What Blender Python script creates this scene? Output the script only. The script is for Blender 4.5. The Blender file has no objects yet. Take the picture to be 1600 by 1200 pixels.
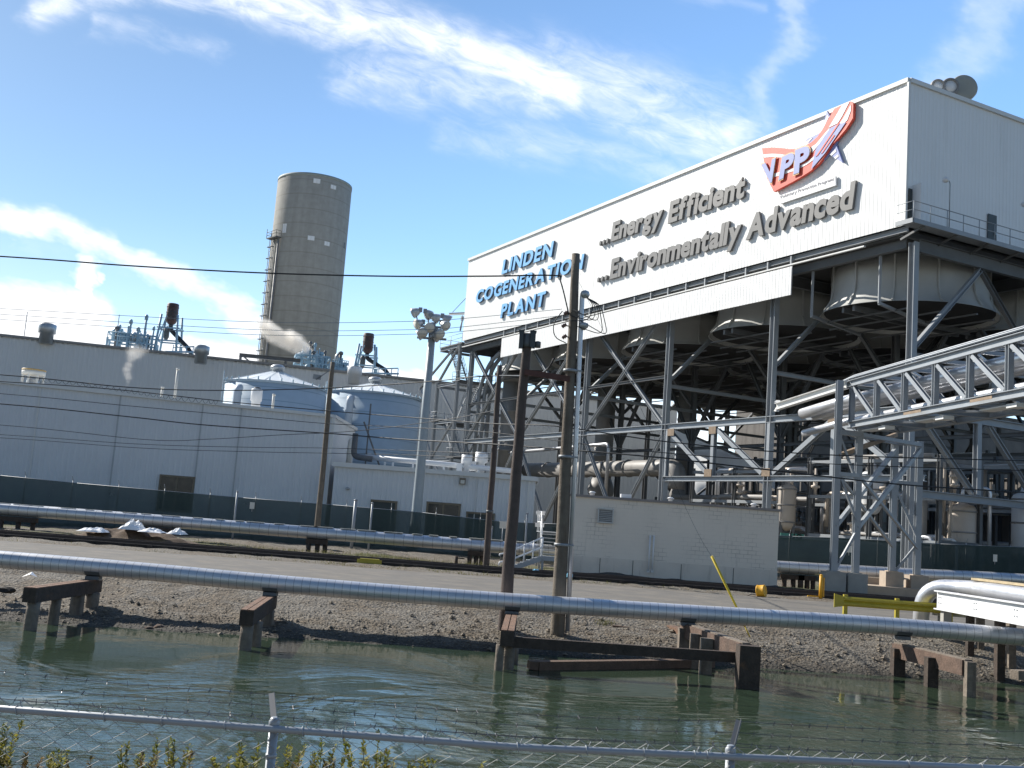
import bpy, bmesh, math, random
from math import sin, cos, tan, radians, pi, sqrt, atan2
from mathutils import Vector, Matrix, noise
sc = bpy.context.scene
COL = sc.collection
random.seed(7)
# ------------------------------------------------------------------ camera
FPX, PITCH, ROLL, CZ = 1676.0, radians(7.426), radians(4.25), 3.6
_F = Vector((0, cos(PITCH), sin(PITCH))); _R0 = Vector((1, 0, 0)); _U0 = Vector((0, -sin(PITCH), cos(PITCH)))
_R = _R0*cos(ROLL) + _U0*sin(ROLL); _U = -_R0*sin(ROLL) + _U0*cos(ROLL)
CAM = Vector((0, 0, CZ))
cd = bpy.data.cameras.new('camera'); cam = bpy.data.objects.new('camera', cd); COL.objects.link(cam)
cd.sensor_width = 36; cd.lens = FPX/1600*36; cd.clip_end = 9000; cd.clip_start = .1
cam.matrix_world = Matrix(((_R.x, _U.x, -_F.x, 0), (_R.y, _U.y, -_F.y, 0), (_R.z, _U.z, -_F.z, CZ), (0, 0, 0, 1)))
sc.camera = cam
def ray(x, y): return _R*((x-800)/FPX) - _U*((y-600)/FPX) + _F
def at(x, y, Y):                      # the point at forward distance Y seen at a photo pixel
    d = ray(x, y); return CAM + d*(Y/d.y)
def at_z(x, y, z):
    d = ray(x, y); return CAM + d*((z-CZ)/d.z)
# ------------------------------------------------------------------ light
SUN_AZ, SUN_EL = radians(-56.5), radians(35)     # azimuth from +Y, to the left
SKY_STRENGTH, SUN_STRENGTH, EXPOSURE = .115, 4.9, .55
sc.cycles.volume_bounces = 10; sc.cycles.volume_step_rate = .25; sc.cycles.max_bounces = 12
w = bpy.data.worlds.new('World'); sc.world = w; w.use_nodes = True
NT = w.node_tree; NT.nodes.clear()
sl = bpy.data.lights.new('sun', 'SUN'); so = bpy.data.objects.new('sun', sl); COL.objects.link(so)
sl.energy = SUN_STRENGTH; sl.angle = radians(.5); sl.color = (1, .95, .87)
sd = Vector((sin(SUN_AZ)*cos(SUN_EL), cos(SUN_AZ)*cos(SUN_EL), sin(SUN_EL)))
so.rotation_euler = sd.to_track_quat('Z', 'Y').to_euler()
sc.view_settings.view_transform = 'Standard'; sc.view_settings.look = 'None'
sc.view_settings.exposure = EXPOSURE; sc.view_settings.gamma = 1
class E:                               # small node-expression helper
    def __init__(s, sock): s.s = sock
    def _b(s, o, op, sw=False):
        a, b = (o, s) if sw else (s, o)
        return mnode(op, a, b)
    def __add__(s, o): return s._b(o, 'ADD')
    def __radd__(s, o): return s._b(o, 'ADD')
    def __sub__(s, o): return s._b(o, 'SUBTRACT')
    def __rsub__(s, o): return s._b(o, 'SUBTRACT', True)
    def __mul__(s, o): return s._b(o, 'MULTIPLY')
    def __rmul__(s, o): return s._b(o, 'MULTIPLY')
    def __truediv__(s, o): return s._b(o, 'DIVIDE')
CUR = [NT]
def mnode(op, *args, clamp=False):
    n = CUR[0].nodes.new('ShaderNodeMath'); n.operation = op; n.use_clamp = clamp
    for i, a in enumerate(args):
        if isinstance(a, E): CUR[0].links.new(a.s, n.inputs[i])
        else: n.inputs[i].default_value = a
    return E(n.outputs[0])
def smooth(x, lo, hi):
    n = CUR[0].nodes.new('ShaderNodeMapRange'); n.interpolation_type = 'SMOOTHSTEP'
    CUR[0].links.new(x.s, n.inputs[0]); n.inputs[1].default_value = lo; n.inputs[2].default_value = hi
    return E(n.outputs[0])
def nz(vec, scale, detail=4, rough=.55, dist=0):
    n = CUR[0].nodes.new('ShaderNodeTexNoise'); n.inputs['Scale'].default_value = scale
    n.inputs['Detail'].default_value = detail; n.inputs['Roughness'].default_value = rough
    n.inputs['Distortion'].default_value = dist
    CUR[0].links.new(vec, n.inputs['Vector']); return E(n.outputs[0])
def build_world():
    nt = NT; N = nt.nodes; Lk = nt.links
    out = N.new('ShaderNodeOutputWorld'); bg = N.new('ShaderNodeBackground'); Lk.new(bg.outputs[0], out.inputs[0])
    sky = N.new('ShaderNodeTexSky'); sky.sky_type = 'NISHITA'; sky.sun_disc = False
    sky.sun_elevation = SUN_EL; sky.sun_rotation = SUN_AZ; sky.altitude = 0; sky.air_density = 1.0; sky.dust_density = .6; sky.ozone_density = 1.6
    tc = N.new('ShaderNodeTexCoord'); sep = N.new('ShaderNodeSeparateXYZ'); Lk.new(tc.outputs['Generated'], sep.inputs[0])
    x, y, z = (E(sep.outputs[i]) for i in range(3))
    yy = mnode('MAXIMUM', y, .12)
    u = x/yy; v = z/yy
    # cirrus streaked along their drift direction
    comb = N.new('ShaderNodeCombineXYZ')
    ang = -.30
    a = u*cos(ang) + v*sin(ang); b = v*cos(ang) - u*sin(ang)
    Lk.new((a*1.0).s, comb.inputs[0]); Lk.new((b*2.6).s, comb.inputs[1]); comb.inputs[2].default_value = .37
    fb = nz(comb.outputs[0], 5.0, 8, .62, .6); fine = nz(comb.outputs[0], 22.0, 6, .65, .8)
    comb2 = N.new('ShaderNodeCombineXYZ'); Lk.new((a*1.0).s, comb2.inputs[0]); Lk.new((b*1.3).s, comb2.inputs[1]); comb2.inputs[2].default_value = 4.1
    puff = nz(comb2.outputs[0], 9.0, 7, .58, .2)
    wp = nz(comb2.outputs[0], 7.0, 5, .6); wq = nz(comb.outputs[0], 4.3, 5, .6)
    u0, v0 = u, v
    u = u+(wp-.5)*.16; v = v+(wq-.5)*.085
    def uv(px, py):
        d = ray(px, py); return d.x/d.y, d.z/d.y
    def seg(p, q, wpx, amp):
        ax, ay = uv(*p); bx, by = uv(*q); dx, dy = bx-ax, by-ay; L2 = dx*dx+dy*dy; wd = wpx/FPX
        t = mnode('MULTIPLY', (u-ax)*(dx/L2) + (v-ay)*(dy/L2), 1.0, clamp=True)
        ex = u-ax-t*dx; ey = v-ay-t*dy
        d2 = (ex*ex+ey*ey)*(-1/(wd*wd))
        return mnode('EXPONENT', d2)*amp
    m = None
    for s in [((60, 15), (420, 15), 35, .75), ((330, -10), (640, 60), 45, 1.0), ((600, 50), (880, 130), 60, 1.0), ((560, 115), (860, 160), 42, .75),
              ((850, 110), (1130, 210), 75, .8), ((700, 195), (1050, 260), 42, .5), ((140, 55), (340, 100), 22, .45), ((1130, 210), (1500, 330), 60, .3)]:
        g = seg(*s); m = g if m is None else mnode('MAXIMUM', m, g)
    cir = smooth(m*(fb*1.75+fine*1.35-.78), .04, 1.30)
    f = None
    for s in [((-60, 300), (170, 388), 20, .95), ((150, 380), (430, 520), 18, .9), ((60, 375), (330, 480), 22, .3)]:
        g = seg(*s); f = g if f is None else mnode('MAXIMUM', f, g)
    con = smooth(f*(fb*1.0+fine*.45+.2), .06, 1.15)*.95
    w_ = None
    for s in [((1225, -20), (1250, 70), 26, .5), ((1250, 60), (1190, 190), 30, .45), ((1560, -20), (1470, 150), 45, .42), ((1060, -10), (1180, 20), 16, .35)]:
        g = seg(*s); w_ = g if w_ is None else mnode('MAXIMUM', w_, g)
    wis = smooth(w_*(fb*1.3+fine*.5+.05), .02, 1.1)*.75
    l = None
    for s in [((-250, 500), (120, 530), 85, 1.25), ((100, 545), (420, 600), 60, 1.25), ((540, 590), (680, 600), 30, .9), ((-300, 600), (1900, 720), 70, .8)]:
        g = seg(*s); l = g if l is None else mnode('MAXIMUM', l, g)
    pf = None
    for s in [((146, 436), (144, 418), 26, 1.15), ((150, 440), (154, 490), 14, 1.1), ((168, 428), (174, 432), 7, .8)]:
        g = seg(*s); pf = g if pf is None else mnode('MAXIMUM', pf, g)
    pfc = smooth(pf*(puff*.8+fine*.5+.25), .15, .95)*.9
    low = smooth(l*(puff*1.5+.30), .30, .85)
    back = smooth(fb*(1-smooth(y, -.1, .3)), .5, .75)*.05
    cov = mnode('MAXIMUM', mnode('MAXIMUM', cir, con), mnode('MAXIMUM', wis, mnode('MAXIMUM', mnode('MAXIMUM', low, pfc), back)))
    hz_ = (1-smooth(z, .0, .26))*.42
    cov = mnode('MAXIMUM', cov, hz_)
    cov = mnode('MULTIPLY', cov, smooth(z, -.02, .02), clamp=True)
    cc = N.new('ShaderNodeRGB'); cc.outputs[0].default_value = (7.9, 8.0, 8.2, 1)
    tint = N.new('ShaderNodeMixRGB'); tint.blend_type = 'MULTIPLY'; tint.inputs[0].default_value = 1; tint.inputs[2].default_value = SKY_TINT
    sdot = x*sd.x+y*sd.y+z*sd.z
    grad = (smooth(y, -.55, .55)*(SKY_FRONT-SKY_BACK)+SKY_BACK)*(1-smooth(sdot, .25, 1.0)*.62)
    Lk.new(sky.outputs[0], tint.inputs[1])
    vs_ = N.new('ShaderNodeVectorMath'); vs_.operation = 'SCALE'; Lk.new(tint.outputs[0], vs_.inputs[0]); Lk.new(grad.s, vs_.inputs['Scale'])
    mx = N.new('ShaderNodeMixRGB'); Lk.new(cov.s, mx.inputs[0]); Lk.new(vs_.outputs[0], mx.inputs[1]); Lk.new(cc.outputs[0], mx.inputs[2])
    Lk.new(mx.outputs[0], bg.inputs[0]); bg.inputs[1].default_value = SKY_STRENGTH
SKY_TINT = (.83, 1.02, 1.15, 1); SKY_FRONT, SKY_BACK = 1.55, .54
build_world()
# ------------------------------------------------------------------ materials
def mat(name, col, rough=.6, metal=0., var=.12, scale=1.5, stain=None, bump=0., bscale=20., streak=False, alpha=None, spec=.5):
    m = bpy.data.materials.new(name); m.use_nodes = True; nt = m.node_tree; CUR[0] = nt
    P = nt.nodes['Principled BSDF']; g = nt.nodes.new('ShaderNodeNewGeometry'); pos = g.outputs['Position']
    P.inputs['Roughness'].default_value = rough; P.inputs['Metallic'].default_value = metal
    P.inputs['Specular IOR Level'].default_value = spec
    n1 = nz(pos, scale, 5, .6)
    hsv = nt.nodes.new('ShaderNodeHueSaturation'); hsv.inputs['Color'].default_value = (*col, 1)
    nt.links.new((n1*(2*var*1.6)+(1-var*1.6)).s, hsv.inputs['Value'])
    c = hsv.outputs[0]
    if stain:
        sc_, sscale, lo, hi = stain
        mp = nt.nodes.new('ShaderNodeMapping'); nt.links.new(pos, mp.inputs[0])
        if streak: mp.inputs['Scale'].default_value = (1, 1, .12)
        s = smooth(nz(mp.outputs[0], sscale, 6, .65, .3), lo, hi)
        mx = nt.nodes.new('ShaderNodeMixRGB'); nt.links.new(s.s, mx.inputs[0]); nt.links.new(c, mx.inputs[1]); mx.inputs[2].default_value = (*sc_, 1); c = mx.outputs[0]
    nt.links.new(c, P.inputs['Base Color'])
    rr = nz(pos, scale*2.3, 4, .6)
    nt.links.new(mnode('ADD', rr*.25, rough-.125, clamp=True).s, P.inputs['Roughness'])
    if bump:
        b = nt.nodes.new('ShaderNodeBump'); b.inputs['Strength'].default_value = bump; b.inputs['Distance'].default_value = .05
        nt.links.new(nz(pos, bscale, 5, .65).s, b.inputs['Height']); nt.links.new(b.outputs[0], P.inputs['Normal'])
    if alpha is not None:
        t = nt.nodes.new('ShaderNodeBsdfTransparent'); ms = nt.nodes.new('ShaderNodeMixShader'); ms.inputs[0].default_value = alpha
        nt.links.new(t.outputs[0], ms.inputs[1]); nt.links.new(P.outputs[0], ms.inputs[2])
        nt.links.new(ms.outputs[0], nt.nodes['Material Output'].inputs[0])
    return m
def nodes_of(m): return m.node_tree, m.node_tree.nodes['Principled BSDF']
M = {}
M['cladding'] = mat('cladding', (.83, .83, .82), .5, var=.03, scale=.4, stain=((.62, .60, .56), .9, .52, .95), streak=True)
M['cladding_grey'] = mat('cladding_grey', (.46, .48, .49), .55, var=.05, scale=.5, stain=((.36, .36, .34), .8, .62, .9), streak=True)
M['cladding_mid'] = mat('cladding_mid', (.70, .715, .73), .55, var=.05, scale=.5, stain=((.40, .40, .38), .8, .6, .9), streak=True)
M['shed'] = mat('shed_panel', (.68, .685, .68), .6, var=.05, scale=.15)
M['trim'] = mat('trim', (.72, .72, .70), .5, var=.05)
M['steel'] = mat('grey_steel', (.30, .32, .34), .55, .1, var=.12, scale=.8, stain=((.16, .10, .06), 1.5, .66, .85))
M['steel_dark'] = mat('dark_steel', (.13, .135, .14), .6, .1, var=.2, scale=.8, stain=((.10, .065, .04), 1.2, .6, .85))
M['galv'] = mat('galvanised_steel', (.32, .345, .37), .5, .2, var=.12, scale=1.2, stain=((.30, .15, .06), 1.1, .72, .82))
M['rust'] = mat('rusty_plate', (.27, .20, .14), .8, var=.3, scale=4)
M['deck'] = mat('dark_deck', (.07, .07, .07), .8, var=.2, scale=.5)
M['shroud'] = mat('fan_shroud_fibreglass', (.44, .44, .42), .55, var=.1, scale=.6, stain=((.30, .28, .25), .8, .6, .9), streak=True)
M['guard_shade_disc'] = mat('guard_shade_disc', (.035, .035, .035), .8, var=.2, scale=1)
M['blue_letter'] = mat('blue_letter', (.17, .46, .84), .45, var=.05)
M['blue_side'] = mat('blue_letter_side', (.08, .13, .2), .6, var=.05)
M['grey_letter'] = mat('grey_letter', (.165, .162, .158), .5, var=.08)
M['logo_red'] = mat('logo_red', (.78, .10, .06), .5, var=.04)
M['logo_blue'] = mat('logo_blue', (.25, .30, .58), .5, var=.04)
M['logo_navy'] = mat('logo_navy', (.05, .07, .30), .5, var=.04)
M['logo_white'] = mat('logo_white', (.85, .85, .85), .5, var=.02)
M['logo_gold'] = mat('logo_gold', (.75, .45, .2), .5, var=.02)
M['plaque_text'] = mat('plaque_text', (.5, .48, .5), .5, var=.02)
M['concrete'] = mat('concrete', (.36, .35, .32), .85, var=.15, scale=2, bump=.2, stain=((.22, .21, .19), 1.5, .55, .8), streak=True)
M['concrete_tan'] = mat('tan_concrete', (.40, .33, .26), .85, var=.15, scale=2, bump=.2)
M['tank_roof'] = mat('tank_roof', (.74, .78, .80), .5, var=.04)
M['white_paint'] = mat('white_paint', (.74, .75, .76), .45, var=.06, stain=((.5, .45, .38), 2, .65, .9), streak=True)
M['off_white'] = mat('off_white', (.68, .66, .6), .6, var=.06)
M['blue_steel'] = mat('pale_blue_steel', (.30, .45, .55), .5, var=.1, scale=2)
M['maroon'] = mat('maroon_drum', (.085, .045, .04), .6, var=.25, scale=.8, stain=((.05, .06, .06), .6, .5, .7))
M['black_pipe'] = mat('black_pipe', (.03, .03, .032), .5)
M['duct'] = mat('grey_duct', (.27, .26, .25), .55, var=.12, scale=.5, stain=((.18, .17, .16), .6, .55, .8), streak=True)
M['bright_duct'] = mat('bright_duct', (.72, .72, .74), .4, .2, var=.06)
M['wood_pole'] = mat('weathered_pole', (.165, .138, .108), .85, var=.3, scale=3, bump=.5, bscale=14, stain=((.09, .065, .045), 3.0, .5, .75), streak=True)
M['dark_pole'] = mat('dark_pole', (.095, .073, .064), .85, var=.25, scale=3, bump=.4, streak=True, stain=((.05, .035, .03), 3, .5, .8))
M['timber'] = mat('creosoted_timber', (.062, .046, .036), .9, var=.4, scale=5, bump=.7, bscale=18, stain=((.16, .085, .045), 2.2, .56, .75))
M['timber_top'] = mat('rusty_brown_timber', (.20, .115, .072), .85, var=.4, scale=6, bump=.6, bscale=18, stain=((.10, .07, .05), 3.2, .5, .7))
M['timber_grey'] = mat('grey_weathered_timber', (.20, .165, .13), .9, var=.35, scale=5, bump=.7, bscale=16, stain=((.085, .065, .05), 2.5, .5, .72), streak=True)
M['brown_timber'] = mat('worn_brown_timber', (.135, .088, .065), .9, var=.4, scale=5, bump=.7, bscale=16, stain=((.06, .045, .037), 2.2, .5, .75), streak=True)
M['plank'] = mat('brown_plank', (.13, .085, .06), .9, var=.35, scale=4, bump=.6)
M['rail'] = mat('rail_steel', (.07, .055, .05), .6, .3, var=.2)
M['sleeper'] = mat('sleeper', (.035, .03, .027), .9, var=.4, scale=3, bump=.5)
M['yellow'] = mat('yellow_paint', (.62, .46, .03), .5, var=.12, scale=3, stain=((.3, .22, .05), 4, .62, .8))
M['orange'] = mat('orange_yellow_paint', (.75, .38, .02), .5, var=.1, scale=3)
M['olive_yellow'] = mat('dull_yellow_paint', (.40, .33, .03), .5, var=.15, scale=3, stain=((.2, .16, .05), 4, .6, .8))
M['cable'] = mat('black_cable', (.018, .022, .026), .6)
M['cable_pale'] = mat('pale_cable', (.16, .2, .24), .5)
M['lamp_shell'] = mat('floodlight_shell', (.52, .53, .53), .4, .3, var=.1, scale=5)
M['glass_dark'] = mat('dark_glass', (.02, .022, .024), .15)
M['door_dark'] = mat('dark_door', (.05, .06, .06), .5)
M['shade_frame'] = mat('brown_frame', (.2, .16, .11), .6)
M['vent_metal'] = mat('vent_metal', (.45, .47, .48), .4, .5, var=.15)
M['mesh_wire'] = mat('galvanised_wire', (.34, .34, .33), .7, .0, var=.15, scale=3, spec=.2)
M['barb'] = mat('barbed_wire', (.10, .10, .11), .5, .5)
M['tarp'] = mat('white_tarp', (.82, .82, .82), .6, var=.04)
M['screen'] = mat('green_screen_mesh', (.034, .058, .056), .85, var=.22, scale=.7, alpha=.84)
M['roof_green'] = mat('vessel_green', (.30, .34, .32), .5, var=.1, scale=1)
M['pinkish'] = mat('vessel_cream', (.52, .45, .38), .55, var=.12, scale=.8)
M['sky_blue_bin'] = mat('light_blue_plastic', (.25, .55, .75), .5)
# ribbed blue tank with horizontal courses
def ringed(name, c1, c2, period, width, rough=.5, metal=0., axis=2, var=.1, blend=1., bumpd=0.):
    m = mat(name, c1, rough, metal, var=var, scale=.8); nt, P = nodes_of(m); CUR[0] = nt
    g = nt.nodes.new('ShaderNodeNewGeometry'); sp = nt.nodes.new('ShaderNodeSeparateXYZ'); nt.links.new(g.outputs['Position'], sp.inputs[0])
    a = E(sp.outputs[axis])
    fr = mnode('FRACT', a/period); s = mnode('LESS_THAN', fr, width/period)
    old = P.inputs['Base Color'].links[0].from_socket
    mx = nt.nodes.new('ShaderNodeMixRGB'); nt.links.new((s*blend).s, mx.inputs[0]); nt.links.new(old, mx.inputs[1]); mx.inputs[2].default_value = (*c2, 1)
    nt.links.new(mx.outputs[0], P.inputs['Base Color'])
    if bumpd:
        b = nt.nodes.new('ShaderNodeBump'); b.inputs['Strength'].default_value = 1; b.inputs['Distance'].default_value = bumpd
        tri = mnode('SINE', a*(2*pi/period)); nt.links.new(tri.s, b.inputs['Height']); nt.links.new(b.outputs[0], P.inputs['Normal'])
    return m
M['tank_blue'] = ringed('tank_blue', (.36, .47, .58), (.25, .35, .45), 1.15, .09, .7, bumpd=.008)
M['silo'] = ringed('silo_concrete', (.35, .34, .31), (.285, .275, .24), 3.05, .22, .9, blend=.75, var=.14)
M['pipe_near'] = ringed('aluminium_jacket', (.66, .66, .67), (.36, .36, .37), .238, .016, .42, .62, axis=0, var=.12)
M['pipe_far'] = ringed('aluminium_jacket_far', (.62, .63, .65), (.36, .36, .37), .55, .03, .42, .7, axis=0, var=.1)
M['pipe_silver'] = mat('silver_jacket', (.62, .63, .66), .35, .6, var=.1, scale=3)
def silo_streaks():
    nt, P = nodes_of(M['silo']); CUR[0] = nt
    g = nt.nodes.new('ShaderNodeNewGeometry'); mp = nt.nodes.new('ShaderNodeMapping'); nt.links.new(g.outputs['Position'], mp.inputs[0]); mp.inputs['Scale'].default_value = (.7, .7, .05)
    s = nz(mp.outputs[0], 1.0, 6, .6); old = P.inputs['Base Color'].links[0].from_socket
    h = nt.nodes.new('ShaderNodeHueSaturation'); nt.links.new(old, h.inputs['Color']); nt.links.new((s*.5+.75).s, h.inputs['Value']); nt.links.new(h.outputs[0], P.inputs['Base Color'])
silo_streaks()
def block_wall():
    m = mat('painted_block', (.78, .72, .63), .75, var=.06, scale=.6, stain=((.33, .30, .26), 1.3, .58, .85), streak=True); nt, P = nodes_of(m); CUR[0] = nt
    g = nt.nodes.new('ShaderNodeNewGeometry'); mp = nt.nodes.new('ShaderNodeMapping'); nt.links.new(g.outputs['Position'], mp.inputs[0])
    mp.inputs['Rotation'].default_value = (radians(-90), 0, 0)
    br = nt.nodes.new('ShaderNodeTexBrick'); nt.links.new(mp.outputs[0], br.inputs['Vector'])
    br.inputs['Scale'].default_value = 1; br.inputs['Brick Width'].default_value = .42; br.inputs['Row Height'].default_value = .21; br.inputs['Mortar Size'].default_value = .012
    pn = smooth(nz(g.outputs['Position'], .55, 3, .5), .46, .62)
    old = P.inputs['Base Color'].links[0].from_socket
    mx = nt.nodes.new('ShaderNodeMixRGB'); nt.links.new((E(br.outputs['Fac'])*(pn*.5+.03)).s, mx.inputs[0]); nt.links.new(old, mx.inputs[1]); mx.inputs[2].default_value = (.15, .14, .12, 1)
    nt.links.new(mx.outputs[0], P.inputs['Base Color']); return m
M['block'] = block_wall()
M['block_base'] = mat('block_base', (.70, .645, .565), .8, var=.1, scale=1, stain=((.26, .24, .21), 2.2, .56, .85), streak=True, bump=.2)
def ground_mat():
    m = bpy.data.materials.new('ground_gravel'); m.use_nodes = True; nt, P = nodes_of(m); CUR[0] = nt
    g = nt.nodes.new('ShaderNodeNewGeometry'); pos = g.outputs['Position']; sp = nt.nodes.new('ShaderNodeSeparateXYZ'); nt.links.new(pos, sp.inputs[0]); x, y, z = (E(sp.outputs[i]) for i in range(3))
    big = nz(pos, .35, 5, .6); mid = nz(pos, 2.2, 5, .65); fine = nz(pos, 22, 4, .7)
    vo = nt.nodes.new('ShaderNodeTexVoronoi'); vo.inputs['Scale'].default_value = 11; nt.links.new(pos, vo.inputs['Vector'])
    def mix(f, a, b):
        n = nt.nodes.new('ShaderNodeMixRGB')
        nt.links.new(f.s, n.inputs[0])
        for i, c in ((1, a), (2, b)):
            if isinstance(c, tuple): n.inputs[i].default_value = (*c, 1)
            else: nt.links.new(c, n.inputs[i])
        return n.outputs[0]
    grav = mix(smooth(fine, .3, .7), (.075, .068, .058), (.25, .22, .175))
    brown = mix(smooth(fine, .3, .7), (.066, .052, .036), (.20, .158, .108))
    c = mix(smooth(big*.6+mid*.5, .48, .64), grav, brown)
    grass = mix(smooth(fine, .3, .7), (.05, .055, .02), (.13, .13, .05))
    c = mix(smooth(nz(pos, .22, 4, .6)*smooth(y, 53.5, 55.5), .5, .62), c, grass)
    c = mix(1-smooth(z+mid*.22, .1, .42), c, (.045, .040, .031))          # wet mud at the tide line
    h = nt.nodes.new('ShaderNodeHueSaturation'); nt.links.new(c, h.inputs['Color']); nt.links.new((E(vo.outputs['Color'])*.7+.62).s, h.inputs['Value'])
    nt.links.new(h.outputs[0], P.inputs['Base Color']); P.inputs['Roughness'].default_value = .92
    b = nt.nodes.new('ShaderNodeBump'); b.inputs['Strength'].default_value = .9; b.inputs['Distance'].default_value = .06
    nt.links.new((E(vo.outputs['Distance'])*.8+fine*.5).s, b.inputs['Height']); nt.links.new(b.outputs[0], P.inputs['Normal'])
    return m
M['ground'] = ground_mat()
def road_mat():
    m = mat('dusty_asphalt', (.135, .125, .11), .9, var=.14, scale=.6, stain=((.18, .16, .132), .9, .42, .66), bump=.25, bscale=25); nt, P = nodes_of(m); CUR[0] = nt
    g = nt.nodes.new('ShaderNodeNewGeometry'); mp = nt.nodes.new('ShaderNodeMapping'); nt.links.new(g.outputs['Position'], mp.inputs[0]); mp.inputs['Scale'].default_value = (.06, 1.2, 1)
    s = smooth(nz(mp.outputs[0], 1.0, 6, .7), .56, .66); old = P.inputs['Base Color'].links[0].from_socket
    mx = nt.nodes.new('ShaderNodeMixRGB'); nt.links.new((s*.5).s, mx.inputs[0]); nt.links.new(old, mx.inputs[1]); mx.inputs[2].default_value = (.085, .082, .08, 1); nt.links.new(mx.outputs[0], P.inputs['Base Color'])
    return m
M['road'] = road_mat()
def water_mat():
    m = bpy.data.materials.new('canal_water'); m.use_nodes = True; nt, P = nodes_of(m); CUR[0] = nt
    g = nt.nodes.new('ShaderNodeNewGeometry'); mp = nt.nodes.new('ShaderNodeMapping'); nt.links.new(g.outputs['Position'], mp.inputs[0]); mp.inputs['Scale'].default_value = (.42, 1.0, 1); mp.inputs['Rotation'].default_value = (0, 0, radians(6))
    sp = nt.nodes.new('ShaderNodeSeparateXYZ'); nt.links.new(g.outputs['Position'], sp.inputs[0])
    P.inputs['Base Color'].default_value = (.032, .050, .030, 1); P.inputs['Roughness'].default_value = .06; P.inputs['IOR'].default_value = 1.33
    P.inputs['Specular IOR Level'].default_value = .5
    big = nz(mp.outputs[0], .9, 3, .5, .2); med = nz(mp.outputs[0], 3.2, 4, .55, .4); fine = nz(mp.outputs[0], 9, 3, .5)
    calm = 1-smooth(E(sp.outputs[1])+nz(g.outputs['Position'], .25, 3, .5)*4, 24.5, 31)*.8
    patch = smooth(nz(g.outputs['Position'], .16, 4, .6, .8), .40, .62)*.85+.25
    hgt = (big*.32+med*.5*patch+fine*.26*patch)*calm*patch
    b = nt.nodes.new('ShaderNodeBump'); b.inputs['Strength'].default_value = 1; b.inputs['Distance'].default_value = .085
    nt.links.new(hgt.s, b.inputs['Height']); nt.links.new(b.outputs[0], P.inputs['Normal'])
    return m
M['water'] = water_mat()
def leaf_mat(name, c1, c2):
    m = bpy.data.materials.new(name); m.use_nodes = True; nt, P = nodes_of(m); CUR[0] = nt
    g = nt.nodes.new('ShaderNodeNewGeometry'); s = nz(g.outputs['Position'], 9, 3, .6)
    mx = nt.nodes.new('ShaderNodeMixRGB'); nt.links.new(smooth(s, .35, .65).s, mx.inputs[0]); mx.inputs[1].default_value = (*c1, 1); mx.inputs[2].default_value = (*c2, 1)
    nt.links.new(mx.outputs[0], P.inputs['Base Color']); P.inputs['Roughness'].default_value = .7
    t = nt.nodes.new('ShaderNodeBsdfTranslucent'); nt.links.new(mx.outputs[0], t.inputs[0]); ms = nt.nodes.new('ShaderNodeMixShader'); ms.inputs[0].default_value = .4
    nt.links.new(P.outputs[0], ms.inputs[1]); nt.links.new(t.outputs[0], ms.inputs[2]); nt.links.new(ms.outputs[0], nt.nodes['Material Output'].inputs[0]); return m
M['leaf'] = leaf_mat('weed_leaf', (.15, .17, .025), (.30, .27, .05)); M['leaf_brown'] = leaf_mat('weed_leaf_dry', (.20, .13, .05), (.12, .11, .03))
M['stem'] = mat('weed_stem', (.14, .11, .05), .8)
M['grass'] = leaf_mat('grass_blade', (.10, .11, .03), (.18, .16, .06))
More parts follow.
